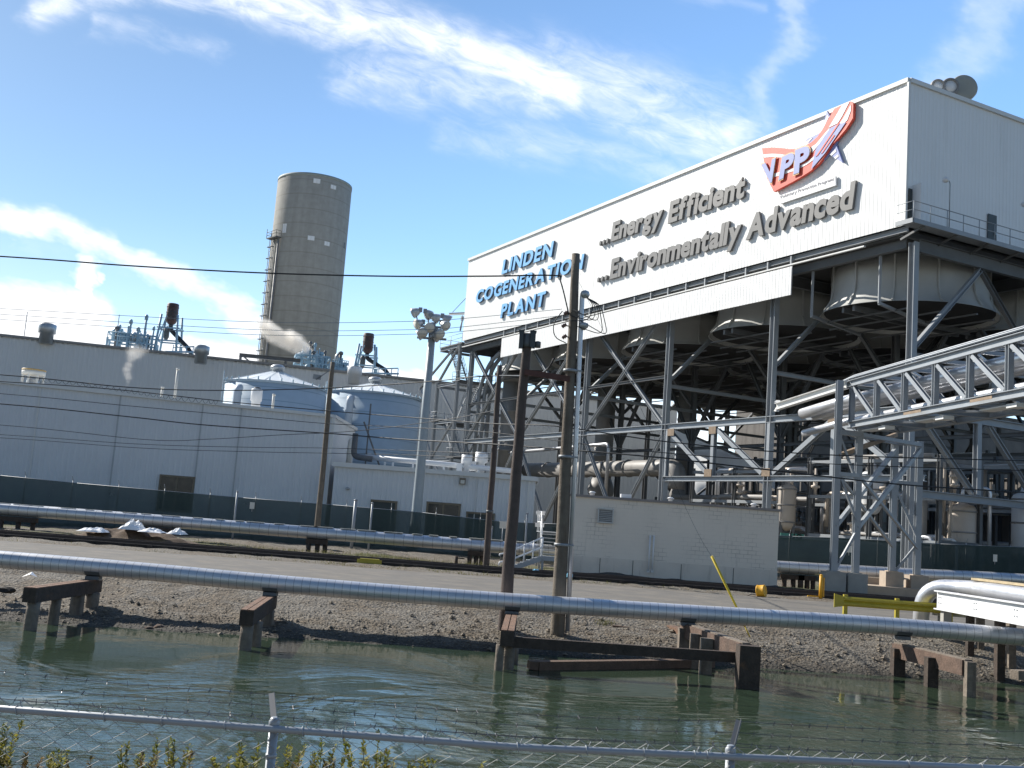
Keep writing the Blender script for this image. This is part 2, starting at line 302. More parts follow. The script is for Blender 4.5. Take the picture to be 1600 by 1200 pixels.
# ------------------------------------------------------------------ mesh builder
class MB:
    def __init__(s): s.v = []; s.f = []; s.sm = []; s.mi = []; s.k = 0
    def add(s, vs, fs, smooth=False):
        o = len(s.v); s.v += [Vector(v) for v in vs]
        for f in fs: s.f.append([i+o for i in f]); s.sm.append(smooth); s.mi.append(s.k)
        return s
    def box(s, c, size, rz=0):
        c = Vector(c); hx, hy, hz = (q/2 for q in size); R = Matrix.Rotation(rz, 3, 'Z')
        vs = [c+R@Vector((a*hx, b*hy, d*hz)) for a in (-1, 1) for b in (-1, 1) for d in (-1, 1)]
        return s.add(vs, [(0, 1, 3, 2), (4, 6, 7, 5), (0, 4, 5, 1), (2, 3, 7, 6), (0, 2, 6, 4), (1, 5, 7, 3)])
    def bar(s, p, q, w, h, up=(0, 0, 1), shift=0):
        p = Vector(p); q = Vector(q); d = (q-p).normalized(); u = Vector(up)
        if abs(d.dot(u)) > .98: u = Vector((0, 1, 0)) if abs(d.y) < .9 else Vector((1, 0, 0))
        r = d.cross(u).normalized(); u = r.cross(d).normalized(); o = u*shift
        vs = [e+r*(a*w/2)+u*(b*h/2)+o for e in (p, q) for a, b in ((-1, -1), (1, -1), (1, 1), (-1, 1))]
        return s.add(vs, [(0, 3, 2, 1), (4, 5, 6, 7), (0, 1, 5, 4), (1, 2, 6, 5), (2, 3, 7, 6), (3, 0, 4, 7)])
    def ibeam(s, p, q, w, h, t=.04, up=(0, 0, 1)):
        s.bar(p, q, w, t, up, h/2-t/2); s.bar(p, q, w, t, up, -h/2+t/2); s.bar(p, q, t, h-2*t, up); return s
    def tube(s, pts, r, n=8, cap=True, r2=None):
        pts = [Vector(p) for p in pts]; k = len(pts); vs = []; fs = []
        ref = None
        for i, p in enumerate(pts):
            d = (pts[min(i+1, k-1)]-pts[max(i-1, 0)]).normalized()
            if ref is None: ref = Vector((0, 0, 1)) if abs(d.z) < .9 else Vector((1, 0, 0))
            a = d.cross(ref).normalized(); b = a.cross(d).normalized(); ref = b
            rr = r if r2 is None else r+(r2-r)*i/(k-1)
            vs += [p+a*(rr*cos(2*pi*j/n))+b*(rr*sin(2*pi*j/n)) for j in range(n)]
        for i in range(k-1):
            for j in range(n): fs.append((i*n+j, i*n+(j+1) % n, (i+1)*n+(j+1) % n, (i+1)*n+j))
        o = len(s.v); s.add(vs, fs, n > 4)
        if cap:
            s.f.append([o+j for j in range(n)][::-1]); s.sm.append(False); s.mi.append(s.k)
            s.f.append([o+(k-1)*n+j for j in range(n)]); s.sm.append(False); s.mi.append(s.k)
        return s
    def lathe(s, c, prof, n=24, axis=None, smooth=True, close=False):
        c = Vector(c); Q = Matrix.Identity(3) if axis is None else Vector((0, 0, 1)).rotation_difference(Vector(axis)).to_matrix()
        vs = [c+Q@Vector((r*cos(2*pi*j/n), r*sin(2*pi*j/n), z)) for r, z in prof for j in range(n)]; k = len(prof)
        fs = [(i*n+j, i*n+(j+1) % n, (i+1)*n+(j+1) % n, (i+1)*n+j) for i in range(k-1) for j in range(n)]
        if close: fs += [((k-1)*n+j, (k-1)*n+(j+1) % n, (j+1) % n, j) for j in range(n)]
        o = len(s.v); s.add(vs, fs, smooth)
        if not close:
            for base, rv in ((0, True), ((k-1)*n, False)):
                ids = [o+base+j for j in range(n)]; s.f.append(ids[::-1] if rv else ids); s.sm.append(False); s.mi.append(s.k)
        return s
    def prism(s, outline, ext):
        e = Vector(ext); a = [Vector(p) for p in outline]; n = len(a)
        return s.add(a+[p+e for p in a], [tuple(range(n))[::-1], tuple(range(n, 2*n))]+[(i, (i+1) % n, n+(i+1) % n, n+i) for i in range(n)])
    def corr(s, p0, p1, z0, z1, nrm, pitch=.3, depth=.035):
        p0 = Vector((p0[0], p0[1], 0)); p1 = Vector((p1[0], p1[1], 0)); L = (p1-p0).length; d = (p1-p0)/L; n = Vector(nrm)
        pr = []; k = int(L/pitch)
        for i in range(k):
            for a, o in ((0, 0), (.55, 0), (.65, 1), (.9, 1)): pr.append(p0+d*((i+a)*L/k)+n*(o*depth))
        pr.append(p1)
        Z0 = z0 if callable(z0) else (lambda t: z0); Z1 = z1 if callable(z1) else (lambda t: z1)
        vs = []
        for p in pr:
            t = (p-p0).dot(d)/L; vs += [Vector((p.x, p.y, Z0(t))), Vector((p.x, p.y, Z1(t)))]
        up = d.cross(Vector((0, 0, 1))).dot(n) > 0
        fs = [(2*i, 2*i+2, 2*i+3, 2*i+1) if up else (2*i, 2*i+1, 2*i+3, 2*i+2) for i in range(len(pr)-1)]
        return s.add(vs, fs)
ROOT = {}
def link(name, mb, m, parent=None):
    inv = Matrix.Identity(4)
    if parent is not None: inv = ROOT[parent.name].inverted()
    me = bpy.data.meshes.new(name); me.from_pydata([inv@v for v in mb.v], [], mb.f); me.polygons.foreach_set('use_smooth', mb.sm)
    ms = m if isinstance(m, (list, tuple)) else [m]
    for q in ms: me.materials.append(q)
    if len(ms) > 1: me.polygons.foreach_set('material_index', mb.mi)
    me.update(); o = bpy.data.objects.new(name, me); COL.objects.link(o)
    if parent is not None: o.parent = parent; ROOT[o.name] = ROOT[parent.name]
    else: ROOT[o.name] = Matrix.Identity(4)
    return o
part = link
def tag(o, label=None, cat=None, group=None, kind=None):
    if label: o['label'] = label
    if cat: o['category'] = cat
    if group: o['group'] = group
    if kind: o['kind'] = kind
    return o
def thing(name, label, cat, loc, rz=0, group=None):
    o = bpy.data.objects.new(name, None); COL.objects.link(o); o.location = loc; o.rotation_euler = (0, 0, rz); o.empty_display_size = .3
    ROOT[o.name] = Matrix.Translation(Vector(loc)) @ Matrix.Rotation(rz, 4, 'Z')
    return tag(o, label, cat, group)
def single(name, mb, m, label, cat, group=None):
    z = min(v.z for v in mb.v); c = sum(mb.v, Vector())/len(mb.v); loc = Vector((c.x, c.y, z))
    mb.v = [v-loc for v in mb.v]; o = link(name, mb, m); o.location = loc; ROOT[o.name] = Matrix.Translation(loc); return tag(o, label, cat, group)
def struct(name, mb, m): return tag(link(name, mb, m), kind='structure')
def dup(root, loc, rz=0, label=None, scale=None):
    r = root.copy(); COL.objects.link(r); r.location = loc; r.rotation_euler = (0, 0, rz)
    if label: r['label'] = label
    if scale: r.scale = (scale,)*3
    for ch in list(root.children):
        c = ch.copy(); COL.objects.link(c); c.parent = r
        for g in ch.children:
            d = g.copy(); COL.objects.link(d); d.parent = c
    return r
def sag(a, b, s, n=16):
    a = Vector(a); b = Vector(b); return [a+(b-a)*(i/n)-Vector((0, 0, 4*s*(i/n)*(1-i/n))) for i in range(n+1)]
def arc(pts, steps=6, r=.5):           # round the corners of a polyline
    pts = [Vector(p) for p in pts]; out = [pts[0]]
    for i in range(1, len(pts)-1):
        a, b, c = pts[i-1], pts[i], pts[i+1]; rr = min(r, (a-b).length*.49, (c-b).length*.49)
        p = b+(a-b).normalized()*rr; q = b+(c-b).normalized()*rr
        for k in range(steps+1):
            t = k/steps; out.append(p*(1-t)**2+b*2*t*(1-t)+q*t*t)
    out.append(pts[-1]); return out
_TXT = {}
def glyph(ch, bold, depth, bevel=0):
    k = (ch, bold, depth)
    if k in _TXT: return _TXT[k]
    cu = bpy.data.curves.new('t', 'FONT'); cu.body = ch; cu.offset = bold; cu.extrude = depth/2; cu.resolution_u = 4
    ob = bpy.data.objects.new('t', cu); COL.objects.link(ob); dg = bpy.context.evaluated_depsgraph_get(); dg.update()
    me = bpy.data.meshes.new_from_object(ob.evaluated_get(dg)); vs = [v.co.copy() for v in me.vertices]; fs = [list(p.vertices) for p in me.polygons]
    nz_ = [p.normal.z for p in me.polygons]
    COL.objects.unlink(ob); bpy.data.objects.remove(ob); bpy.data.curves.remove(cu); bpy.data.meshes.remove(me)
    _TXT[k] = (vs, fs, nz_); return _TXT[k]
# ================================================================== SETTING
def shore(x):
    return 30.95 + .11*max(0, x) - (.11*max(0, -x-1.5)) * (1 if x > -20 else 0) - (2.0 if x <= -20 else 0) + .22*noise.noise(Vector((x*.35, 3.1, 0))) + .08*noise.noise(Vector((x*1.7, 9.1, 0)))
def ground_z(x, y):
    if y < 8.3: return .55
    if y < 10.5: return .55-1.45*(y-8.3)/2.2
    s = shore(x)
    pts = [(s-3, -.9), (s, 0.0), (max(s+.25, 31.35), .12 if s < 31 else .10), (max(33.0, s+1.3), .47), (36.4, 1.16), (37.4, 1.2), (50.6, 1.2), (51.2, 1.24), (55, 1.22), (60, 1.2), (66, 1.3), (80, 1.4)]
    if y <= pts[0][0]: z = -.9
    elif y >= pts[-1][0]: z = 1.4
    else:
        for (a, b), (c, d) in zip(pts, pts[1:]):
            if a <= y <= c: z = b+(d-b)*(y-a)/max(1e-6, c-a); break
    if y > s-1 and y < 90:
        amp = .05 if y < 36.5 or y > 48.5 else .008
        z += amp*noise.noise(Vector((x*1.3, y*1.3, 0)))*1.4 + amp*.6*noise.noise(Vector((x*4, y*4, 5)))
        if y < 33.5: z += .07*max(0, noise.noise(Vector((x*.5, y*.9, 2))))
        if y > 54: z += .18*noise.noise(Vector((x*.22, y*.3, 8)))*min(1, (y-54)/4)
    return z
xs = [-4000, -900, -250, -90, -60] + [-46+.3*i for i in range(241)] + [34, 48, 80, 250, 900, 4000]
ys = [-400, -60, 0, 5, 7, 8.3, 9.2, 10.5, 20, 26] + [28+.16*i for i in range(58)] + [37.5+.6*i for i in range(52)] + [75, 90, 120, 180, 300, 600, 1500, 4500]
g = MB(); nx = len(xs)
g.add([(x, y, ground_z(x, y)) for y in ys for x in xs], [(j*nx+i, j*nx+i+1, (j+1)*nx+i+1, (j+1)*nx+i) for j in range(len(ys)-1) for i in range(nx-1)], True)
struct('ground', g, M['ground'])
g = MB(); g.add([(-900, 8.0, 0), (900, 8.0, 0), (900, 34, 0), (-900, 34, 0)], [(0, 1, 2, 3)]); struct('water', g, M['water'])
rx = [-200, -60]+[-44+1.0*i for i in range(96)]+[70, 200]; g = MB()
rows = [(37.3+0*1, 0), (40, 0), (44, 0), (48.2, 0)]
vs = []
for j, (y, _) in enumerate(rows):
    for x in rx:
        yy = y+(.5*noise.noise(Vector((x*.3, y, 1)))+.2*noise.noise(Vector((x*1.1, y, 4))) if j in (0, 3) else 0)
        vs.append((x, yy, max(1.222, ground_z(x, yy)+.006)))
n_ = len(rx); g.add(vs, [(j*n_+i, j*n_+i+1, (j+1)*n_+i+1, (j+1)*n_+i) for j in range(3) for i in range(n_-1)], True); struct('road', g, M['road'])
# loose stones over the bank
random.seed(3); g = MB()
for i in range(9000):
    x = random.uniform(-16, 17); s = shore(x); y = s+abs(random.gauss(0, 1))*1.9+random.uniform(-.15, .6)
    if y > 36.6: continue
    r = random.uniform(.011, .032)*(random.choice((1.8, 2.2, 3.2)) if random.random() < .05 else 1); z = ground_z(x, y)+r*.25
    a = random.random()*6.28; q = [Vector((cos(a)*r*1.3, sin(a)*r*1.3, 0)), Vector((-sin(a)*r, cos(a)*r, r*.2)), Vector((-cos(a)*r*1.2, -sin(a)*r, 0)), Vector((sin(a)*r, -cos(a)*r*.8, .1*r)), Vector((r*.2, 0, r*.8))]
    c = Vector((x, y, z)); g.add([c+p for p in q], [(0, 1, 4), (1, 2, 4), (2, 3, 4), (3, 0, 4)])
tag(single('gravel', g, mat('stones', (.185, .152, .112), .9, var=.55, scale=14), 'loose grey stones scattered over the canal bank', 'gravel'), kind='stuff')
# mound of dirt under the tarps
g = MB(); cx, cy = -19.3, 57.6
n1, n2 = 40, 16
g.add([(cx+(i/n1-.5)*9, cy+(j/n2-.5)*3.6, 1.1+max(0, cos((i/n1-.5)*pi)*cos((j/n2-.5)*pi))**1.4*.75*(1+.5*noise.noise(Vector((i*.35, j*.4, 0))))) for j in range(n2+1) for i in range(n1+1)],
      [(j*(n1+1)+i, j*(n1+1)+i+1, (j+1)*(n1+1)+i+1, (j+1)*(n1+1)+i) for j in range(n2) for i in range(n1)], True)
tag(single('dirt_mound', g, mat('dirt', (.11, .075, .05), .95, var=.4, scale=5, bump=.6), 'low mound of brown dirt behind the railway track', 'mound'), kind='structure')
def tarp(px_, py_, Y, sx, sz, label, seed):
    c = at(px_, py_, Y); g = MB(); n = 16; rnd = random.Random(seed); vs = []
    for j in range(n+1):
        for i in range(n+1):
            u, v = i/n-.5, j/n-.5; h = max(0, 1-(2*u)**2)*max(0, 1-(2*v)**2)
            q = noise.noise(Vector((u*4+seed, v*5, seed)))+.6*noise.noise(Vector((u*10+seed, v*11, 2)))
            vs.append(c+Vector((u*sx+.25*q*sx*.3, v*1.2, sz*(h**.6*.75+h*q*.75)-.05)))
    g.add(vs, [(j*(n+1)+i, j*(n+1)+i+1, (j+1)*(n+1)+i+1, (j+1)*(n+1)+i) for j in range(n) for i in range(n)])
    single('white_tarp', g, M['tarp'], label, 'tarp', 'crumpled white tarps by the dirt mound')
tarp(146, 829, 56.6, 1.35, .26, 'small crumpled white tarp left of the dirt mound', 1)
tarp(207, 826, 56.9, 1.15, .5, 'tall crumpled white tarp on top of the dirt mound', 5)
tarp(238, 830, 56.5, 1.2, .22, 'flattened white tarp between the dirt mound and the short timber posts', 9)
tarp(277, 833, 56.0, .75, .3, 'torn white tarp right of the short timber posts under the far pipeline', 13)
# grass and scrub by the track
random.seed(11); g = MB()
def blades(cx, cy, rx_, ry_, n, h):
    for i in range(n):
        x = random.gauss(cx, rx_); y = random.gauss(cy, ry_); z = ground_z(x, y); a = random.random()*6.28; hh = h*random.uniform(.4, 1.2); b = .012
        t = Vector((random.gauss(0, .12), random.gauss(0, .12), hh)); c = Vector((x, y, z))
        g.add([c+Vector((cos(a)*b, sin(a)*b, 0)), c-Vector((cos(a)*b, sin(a)*b, 0)), c+t], [(0, 1, 2)])
blades(-5.0, 55.0, 1.1, .4, 900, .35); blades(-8.0, 55.6, 2.5, .6, 700, .28); blades(-3, 57, 3, 1.5, 900, .3); blades(-20, 55.3, 9, .5, 1100, .25); blades(-12, 59, 8, 2, 1200, .25); blades(2.2, 35.6, .12, .1, 60, .2); blades(3.5, 34.4, .15, .1, 60, .14)
for i in range(60): blades(random.uniform(-30, 12), random.choice((48.8, 49.6, 50.4)), .5, .25, 14, .14)
tag(single('grass', g, M['grass'], 'thin yellow green grass along the railway track', 'grass'), kind='stuff')
# ================================================================== RAILWAY, ROADSIDE
t = thing('railway_track', 'dark railway track running along the far side of the road', 'railway track', (0, 52.7, 1.2))
def rail_profile(y):
    g = MB(); a, b = -90, 90
    g.bar((a, y, 1.335), (b, y, 1.335), .14, .03); g.bar((a, y, 1.40), (b, y, 1.40), .02, .10); g.bar((a, y, 1.475), (b, y, 1.475), .07, .05); return g
part('rail', rail_profile(52.0), M['rail'], t); part('rail', rail_profile(53.44), M['rail'], t)
g0 = MB(); g0.box((0, 52.72, 1.25), (.24, 2.6, .16)); s0 = part('sleeper', g0, M['sleeper'], t); s0.location = (-34, 0, 0)
for i in range(1, 98):
    c = s0.copy(); COL.objects.link(c); c.parent = t; c.location = (-34+.7*i, random.uniform(-.05, .05), 0)
g = MB(); g.bar((-90, 51.55, 1.26), (90, 51.55, 1.26), .14, .22); part('shadow_strip', g, M['sleeper'], t)  # dark strip: shade on the ballast side put into its colour
g = MB(); g.box((-6.1, 51.40, 1.31), (1.15, .12, .26)); g.box((-6.1, 51.5, 1.46), (.9, .3, .05)); single('yellow_rail_marker', g, M['olive_yellow'], 'dull yellow block fixed beside the dark rail', 'rail marker')
c = at_z(1282, 936, 1.2); g = MB(); g.tube([(c.x, c.y, 1.15), (c.x, c.y, 2.28)], .085, 12); g.lathe((c.x, c.y, 2.28), [(.085, 0), (.06, .05), (.0, .07)], 12)
g.box((c.x+.13, c.y, 1.75), (.06, .06, .9)); g.box((c.x-.35, c.y+.05, 1.3), (.5, .1, .05)); single('yellow_bollard', g, M['orange'], 'slim yellow post standing beside the concrete footings', 'bollard')
c = at_z(1190, 932, 1.2)
t = thing('yellow_drum', 'orange yellow half round drum lying at the road edge', 'drum', c)
g = MB(); n = 14; R_ = .27
g.lathe(c+Vector((-.2, 0, .22)), [(R_, 0), (R_+.015, .03), (R_, .05), (R_, .3), (R_+.015, .33), (R_, .36), (R_*.8, .36), (R_*.75, .33)], 20, axis=(.85, -.5, .12)); part('shell', g, M['orange'], t)
g = MB(); g.tube(arc([c+Vector((-.2, -.1, .05)), c+Vector((-.5, -.1, .08)), c+Vector((-.62, -.05, 0))], 4, .1), .02, 6); part('handle', g, M['cable'], t)
# yellow guard rail
t = thing('yellow_guardrail', 'dull yellow guard rail with two posts behind the near pipeline', 'guardrail', (12.5, 36.6, 1.2))
yy = 36.6; x0 = 11.35; x1 = 16.2; g = MB(); prof = [(0, -.16), (.05, -.11), (.05, -.05), (0, 0), (.05, .05), (.05, .11), (0, .16)]
def wbeam(y_, z_, xa, xb):
    for (a, b), (c_, d) in zip(prof, prof[1:]):
        g.add([(xa, y_-a, z_+b), (xb, y_-a, z_+b), (xb, y_-c_, z_+d), (xa, y_-c_, z_+d)], [(0, 1, 2, 3)]); g.add([(xa, y_-a+.012, z_+b), (xb, y_-a+.012, z_+b), (xb, y_-c_+.012, z_+d), (xa, y_-c_+.012, z_+d)], [(3, 2, 1, 0)])
wbeam(yy, 1.86, x0+.3, x1); g.prism([(x0-.02, yy-.06, 1.64), (x0+.3, yy-.06, 1.70), (x0+.3, yy-.06, 2.02), (x0-.02, yy-.06, 2.1)], (0, .05, 0)); part('rail_beam', g, M['olive_yellow'], t)
for x in (11.75, 13.5, 15.3):
    g = MB(); g.bar((x, yy+.1, 1.0), (x, yy+.1, 2.08), .13, .13); part('post', g, M['olive_yellow'], t)
# ================================================================== PIPELINES
t = thing('pipeline', 'long silver jacketed pipeline running along the near bank of the canal', 'pipeline', (0, 32.2, 1.4))
NP = [(-60, 32.2, 1.52), (-40, 32.2, 1.5), (-14.7, 32.2, 1.46), (-7, 32.2, 1.36), (-2.4, 32.2, 1.325), (3, 32.2, 1.35), (9.9, 32.2, 1.435), (13, 32.2, 1.44), (18, 32.2, 1.40), (40, 32.2, 1.4), (60, 32.2, 1.4)]
def smoothpts(P, k=5):
    out = []
    P = [Vector(p) for p in P]
    for i in range(len(P)-1):
        a, b = P[max(i-1, 0)], P[i]; c, d = P[i+1], P[min(i+2, len(P)-1)]
        for j in range(k):
            s = j/k; out.append(.5*((2*b)+(-a+c)*s+(2*a-5*b+4*c-d)*s*s+(-a+3*b-3*c+d)*s**3))
    return out+[P[-1]]
NPP = smoothpts(NP)
g = MB(); g.tube(NPP, .255, 24); part('jacket', g, M['pipe_near'], t)
def near_z(x):
    for a, b in zip(NPP, NPP[1:]):
        if a.x <= x <= b.x: return a.z+(b.z-a.z)*(x-a.x)/(b.x-a.x)
for x in (at(146, 905, 32.2).x, at(423, 925, 32.2).x, at(800, 955, 32.2).x, at(1074, 978, 32.2).x, at(1410, 992, 32.2).x):
    g = MB(); z = near_z(x); pts = [(x-.22, 32.2+.27*cos(a), z+.27*sin(a)) for a in (pi*1.15, pi*1.3, pi*1.5, pi*1.7, pi*1.85)]
    g.add([(px_, q, r) for px_, q, r in pts]+[(px_+.44, q, r) for px_, q, r in pts], [(i, i+1, 6+i, 5+i) for i in range(4)]); g.box((x, 32.2, z-.31), (.4, .3, .10)); part('saddle', g, M['steel_dark'], t)
t = thing('pipeline', 'silver jacketed pipeline on timber posts running beyond the railway track', 'pipeline', (0, 62, 2.27))
FPP = smoothpts([(-90, 62, 2.33), (-28.7, 62, 2.32), (-14, 62, 2.29), (-1.5, 62, 2.25), (8, 62, 2.27), (16, 62, 2.31), (24, 62, 2.45), (30, 62, 2.60), (50, 62, 2.75), (80, 62, 2.8)])
g = MB(); g.tube(FPP, .345, 20); part('jacket', g, M['pipe_far'], t)
random.seed(5)
for i in range(26):
    x = -30+i*1.25+random.uniform(-.3, .3); g = MB(); g.box((x, 62, 2.645), (random.uniform(.4, 1.1), .3, .03)); part('top_flashing', g, M['off_white'], t)
# timber bents under the near pipeline
def bent(label, x, y0, y1, ztop, posts, capw=.34, caph=.36, top='timber_top', face='timber', postm='timber_grey'):
    t = thing('timber_bent', label, 'pipe support', (x[0], (y0+y1)/2, 0), 0, 'timber pile bents under the near pipeline')
    xa, xb = x; g = MB(); g.bar((xa, y0, ztop-caph/2), (xb, y1, ztop-caph/2), capw, caph)
    part('cap_beam', g, M[face], t)
    g = MB()
    for o in (-.09, .085): g.bar((xa+o*capw/.34, y0+.02, ztop+.012), (xb+o*capw/.34, y1-.3, ztop+.012), .15, .03)
    part('cap_board', g, M[top], t)
    for (k, dx, r, zb, lean) in posts:
        px_ = xa+(xb-xa)*k+dx; py_ = y0+(y1-y0)*k; g = MB(); z1 = ztop-caph+.01
        pts = [Vector((px_-lean*(1-i/6), py_, z1+(zb-z1)*(1-i/6))) + Vector((.02*noise.noise(Vector((i, px_, 1))), 0, 0)) for i in range(7)]
        g.tube(pts, r*1.04, 12, r2=r*.95); part('pile', g, M[postm], t)
    return t
bent('creosoted timber bent with three pale piles, furthest left under the near pipeline', (at(49, 925, 28.2).x, at(146, 905, 32.3).x), 28.1, 32.6, 1.06, [(.05, .05, .17, -.9, .05), (.38, .0, .15, -.9, .02), (.74, -.05, .2, -.5, 0), (.9, .1, .2, -.5, 0)])
bent('timber bent with a split brown top board between the leftmost bent and the utility poles', (at(387, 960, 27.4).x, at(423, 925, 32.3).x), 27.3, 32.5, .98, [(.04, .02, .17, -.9, .03), (.2, .16, .15, -.9, 0), (.84, .05, .18, -.4, 0), (.95, -.1, .18, -.4, 0)])
t3 = bent('timber bent with an orange brown cap in front of the stout utility pole', (at(793, 990, 27.1).x, at(800, 955, 32.3).x), 27.0, 32.5, .98, [(.04, -.16, .11, -.9, .02), (.1, .05, .16, -.9, 0), (.3, .14, .16, -.9, 0), (.86, 0, .18, -.4, 0)])
def big_bent(label, x0, x1, y0, y1, ztop, posts):
    t = thing('timber_bent', label, 'pipe support', ((x0+x1)/2, (y0+y1)/2, 0), 0, 'timber pile bents under the near pipeline')
    g = MB(); g.bar((x0, y0, ztop-.2), (x1, y1, ztop-.2), .32, .40); part('cap_beam', g, M['brown_timber'], t)
    g = MB(); g.bar((x0+.01, y0-.03, ztop+.0), (x1, y1, ztop+.012), .2, .05); part('cap_board', g, M['timber_grey'], t)
    for k, dx, w_, zb, m_ in posts:
        px_ = x0+(x1-x0)*k+dx; py_ = y0+(y1-y0)*k; g = MB(); g.bar((px_, py_, zb), (px_, py_, ztop-.02 if k < .2 else ztop-.12), w_, w_*.95, up=(0, 1, 0)); part('pile', g, M[m_], t)
    return t
big_bent('heavy square timber bent with a thick dark end post right of the utility poles', at(1164, 1010, 27.6).x, at(1072, 978, 32.4).x, 27.55, 32.6, 1.06, [(-.03, .02, .52, -.9, 'timber'), (.4, -.32, .3, -.9, 'timber_grey'), (.62, -.27, .28, -.8, 'timber_grey'), (.93, -.1, .36, -.3, 'timber_grey')])
big_bent('heavy timber bent with square posts at the right edge beside the white girder', at(1512, 1030, 29.0).x, at(1408, 992, 32.4).x, 29.0, 32.7, .92, [(-.03, 0, .24, -.9, 'timber_grey'), (.38, -.2, .30, -.6, 'timber'), (.92, -.12, .34, -.3, 'timber')])
g = MB(); p = at(800, 1003, 27.3); q = at(1150, 1027, 27.8); g.bar((p.x, 27.3, p.z), (q.x, 27.8, q.z), .18, .26); single('timber_waler', g, M['timber'], 'long dark timber spanning low between two pile bents above the water', 'timber beam')
g = MB(); p = at_z(838, 1040, .1); q = at_z(1112, 1036, .12); g.bar(p, q, .28, .22); g.bar(p+Vector((-.2, -.06, .02)), p+Vector((.02, 0, 0)), .26, .2); single('floating_timber', g, M['plank'], 'squared timber lying in the shallow water in front of the bank', 'timber')
g = MB(); g.bar(at_z(1180, 1035, .08), at_z(1240, 1032, .08), .3, .2); single('floating_timber', g, M['timber'], 'short dark timber at the waterline right of the heavy square bent', 'timber')
p = at_z(957, 981, .62); q = at_z(1068, 994, .55); g = MB(); g.bar(p+Vector((0, 0, .03)), q+Vector((0, 0, .03)), .36, .13); single('fallen_plank', g, M['plank'], 'thick brown plank lying on the grey gravel behind the pipeline', 'plank')
p = at_z(1055, 990, .6); g = MB(); g.bar(p+Vector((-.1, .3, .05)), p+Vector((.25, -.6, -.02)), .3, .34); single('timber_offcut', g, M['timber_top'], 'short brown timber block leaning at the end of the fallen plank', 'timber')
g = MB(); g.bar((14.1, 29.6, .58), (19, 31.4, .62), .3, .24); single('timber_waler', g, M['timber_grey'], 'grey timber beam running right from the bent at the right edge', 'timber beam')
for x, y, l in ((15.0, 31.0, 'thick dark post under the white girder'), (16.9, 33.6, 'rusty post behind the near pipeline at the right edge'), ):
    pass
# small rocks and debris by the water
def rock(px_, py_, z, r, label, m_='timber'):
    c = at_z(px_, py_, z); g = MB(); vs = []; fs = []
    bm = bmesh.new(); bmesh.ops.create_icosphere(bm, subdivisions=2, radius=r)
    for v in bm.verts: v.co = Vector((v.co.x*1.5, v.co.y, v.co.z*.7))*(1+.35*noise.noise(v.co*(3/r)*.5+Vector((px_, 0, 0))))
    g.add([c+v.co for v in bm.verts], [[v.index for v in f.verts] for f in bm.faces]); bm.free(); single('rock', g, M[m_], label, 'rock')
rock(250, 981, .03, .14, 'dark wet rock at the waterline between the two left bents'); rock(233, 982, .02, .09, 'small dark rock left of the dark wet rock at the waterline'); rock(318, 943, .5, .14, 'dark clod lying on the left gravel bank', 'sleeper'); rock(10, 922, .6, .16, 'dark clod on the bank at the left edge', 'sleeper')
rock(575, 938, .75, .09, 'small pale stone high on the middle of the bank', 'concrete_tan'); rock(590, 974, .3, .08, 'reddish pebble above the waterline on the middle bank', 'concrete_tan'); rock(1190, 987, .6, .12, 'brown lump on the grey gravel right of the heavy bent', 'plank'); rock(887, 980, .52, .2, 'broken brown block at the foot of the tallest pole', 'plank')
# small litter
c = at_z(46, 902, .9); g = MB(); g.add([c+Vector((a, b, d)) for a, b, d in ((-.2, -.1, 0), (.05, -.12, .1), (.22, .05, .02), (0, .15, .16), (-.12, .1, .05))], [(0, 1, 3, 4), (1, 2, 3)]); single('litter', g, M['tarp'], 'scrap of white litter on the left gravel bank', 'litter')
for px_, l in ((837, 'light blue plastic scrap under the white metal stairs'), (890, 'light blue plastic scrap by the foot of the block building')):
    c = at_z(px_, 897 if px_ < 860 else 903, 1.3); g = MB(); g.box(c+Vector((0, .3, .1)), (.28, .2, .16), .3); g.box(c+Vector((.02, .3, .2)), (.2, .14, .05), .3); single('plastic_scrap', g, M['sky_blue_bin'], l, 'litter')
# timber posts under the far pipeline
def far_bent(px_, label, wide, full=True):
    p = at(px_, 830, 62); x = p.x; t = thing('timber_bent', label, 'pipe support', (x, 62, 1.2), 0, 'timber posts under the far pipeline')
    g = MB(); zt = 1.93; g.bar((x-wide/2, 61.9, zt-.13), (x+wide/2, 61.9, zt-.13), .4, .26); part('cap_beam', g, M['timber'], t)
    for k in (-.36, .05, .4):
        g = MB(); g.tube([(x+k*wide, 61.9+.2*k, .9), (x+k*wide, 61.9+.2*k, zt-.255)], .14, 10); part('pile', g, M['timber'], t)
far_bent(250, 'dark three post bent under the far pipeline beside the white tarps', 1.9); far_bent(497, 'dark three post bent under the far pipeline at the foot of the slim grey pole', 1.2)
far_bent(25, 'dark post bent under the far pipeline at the left edge', 2.3); far_bent(746, 'cluster of dark split posts under the far pipeline beside the dark brown pole', .9)
far_bent(1240, 'dark post bent under the far pipeline just right of the block building', 1.3); far_bent(1262, 'dark post bent under the far pipeline beside the concrete footings', 1.0)
g = MB(); p = at_z(712, 886, 1.2); g.tube([(p.x, p.y, 1.1), (p.x, p.y, 1.75)], .09, 8); g.box((p.x+.25, p.y, 1.66), (.35, .08, .06)); single('stub_post', g, M['timber'], 'short dark stub post by the track left of the dark brown pole', 'post')
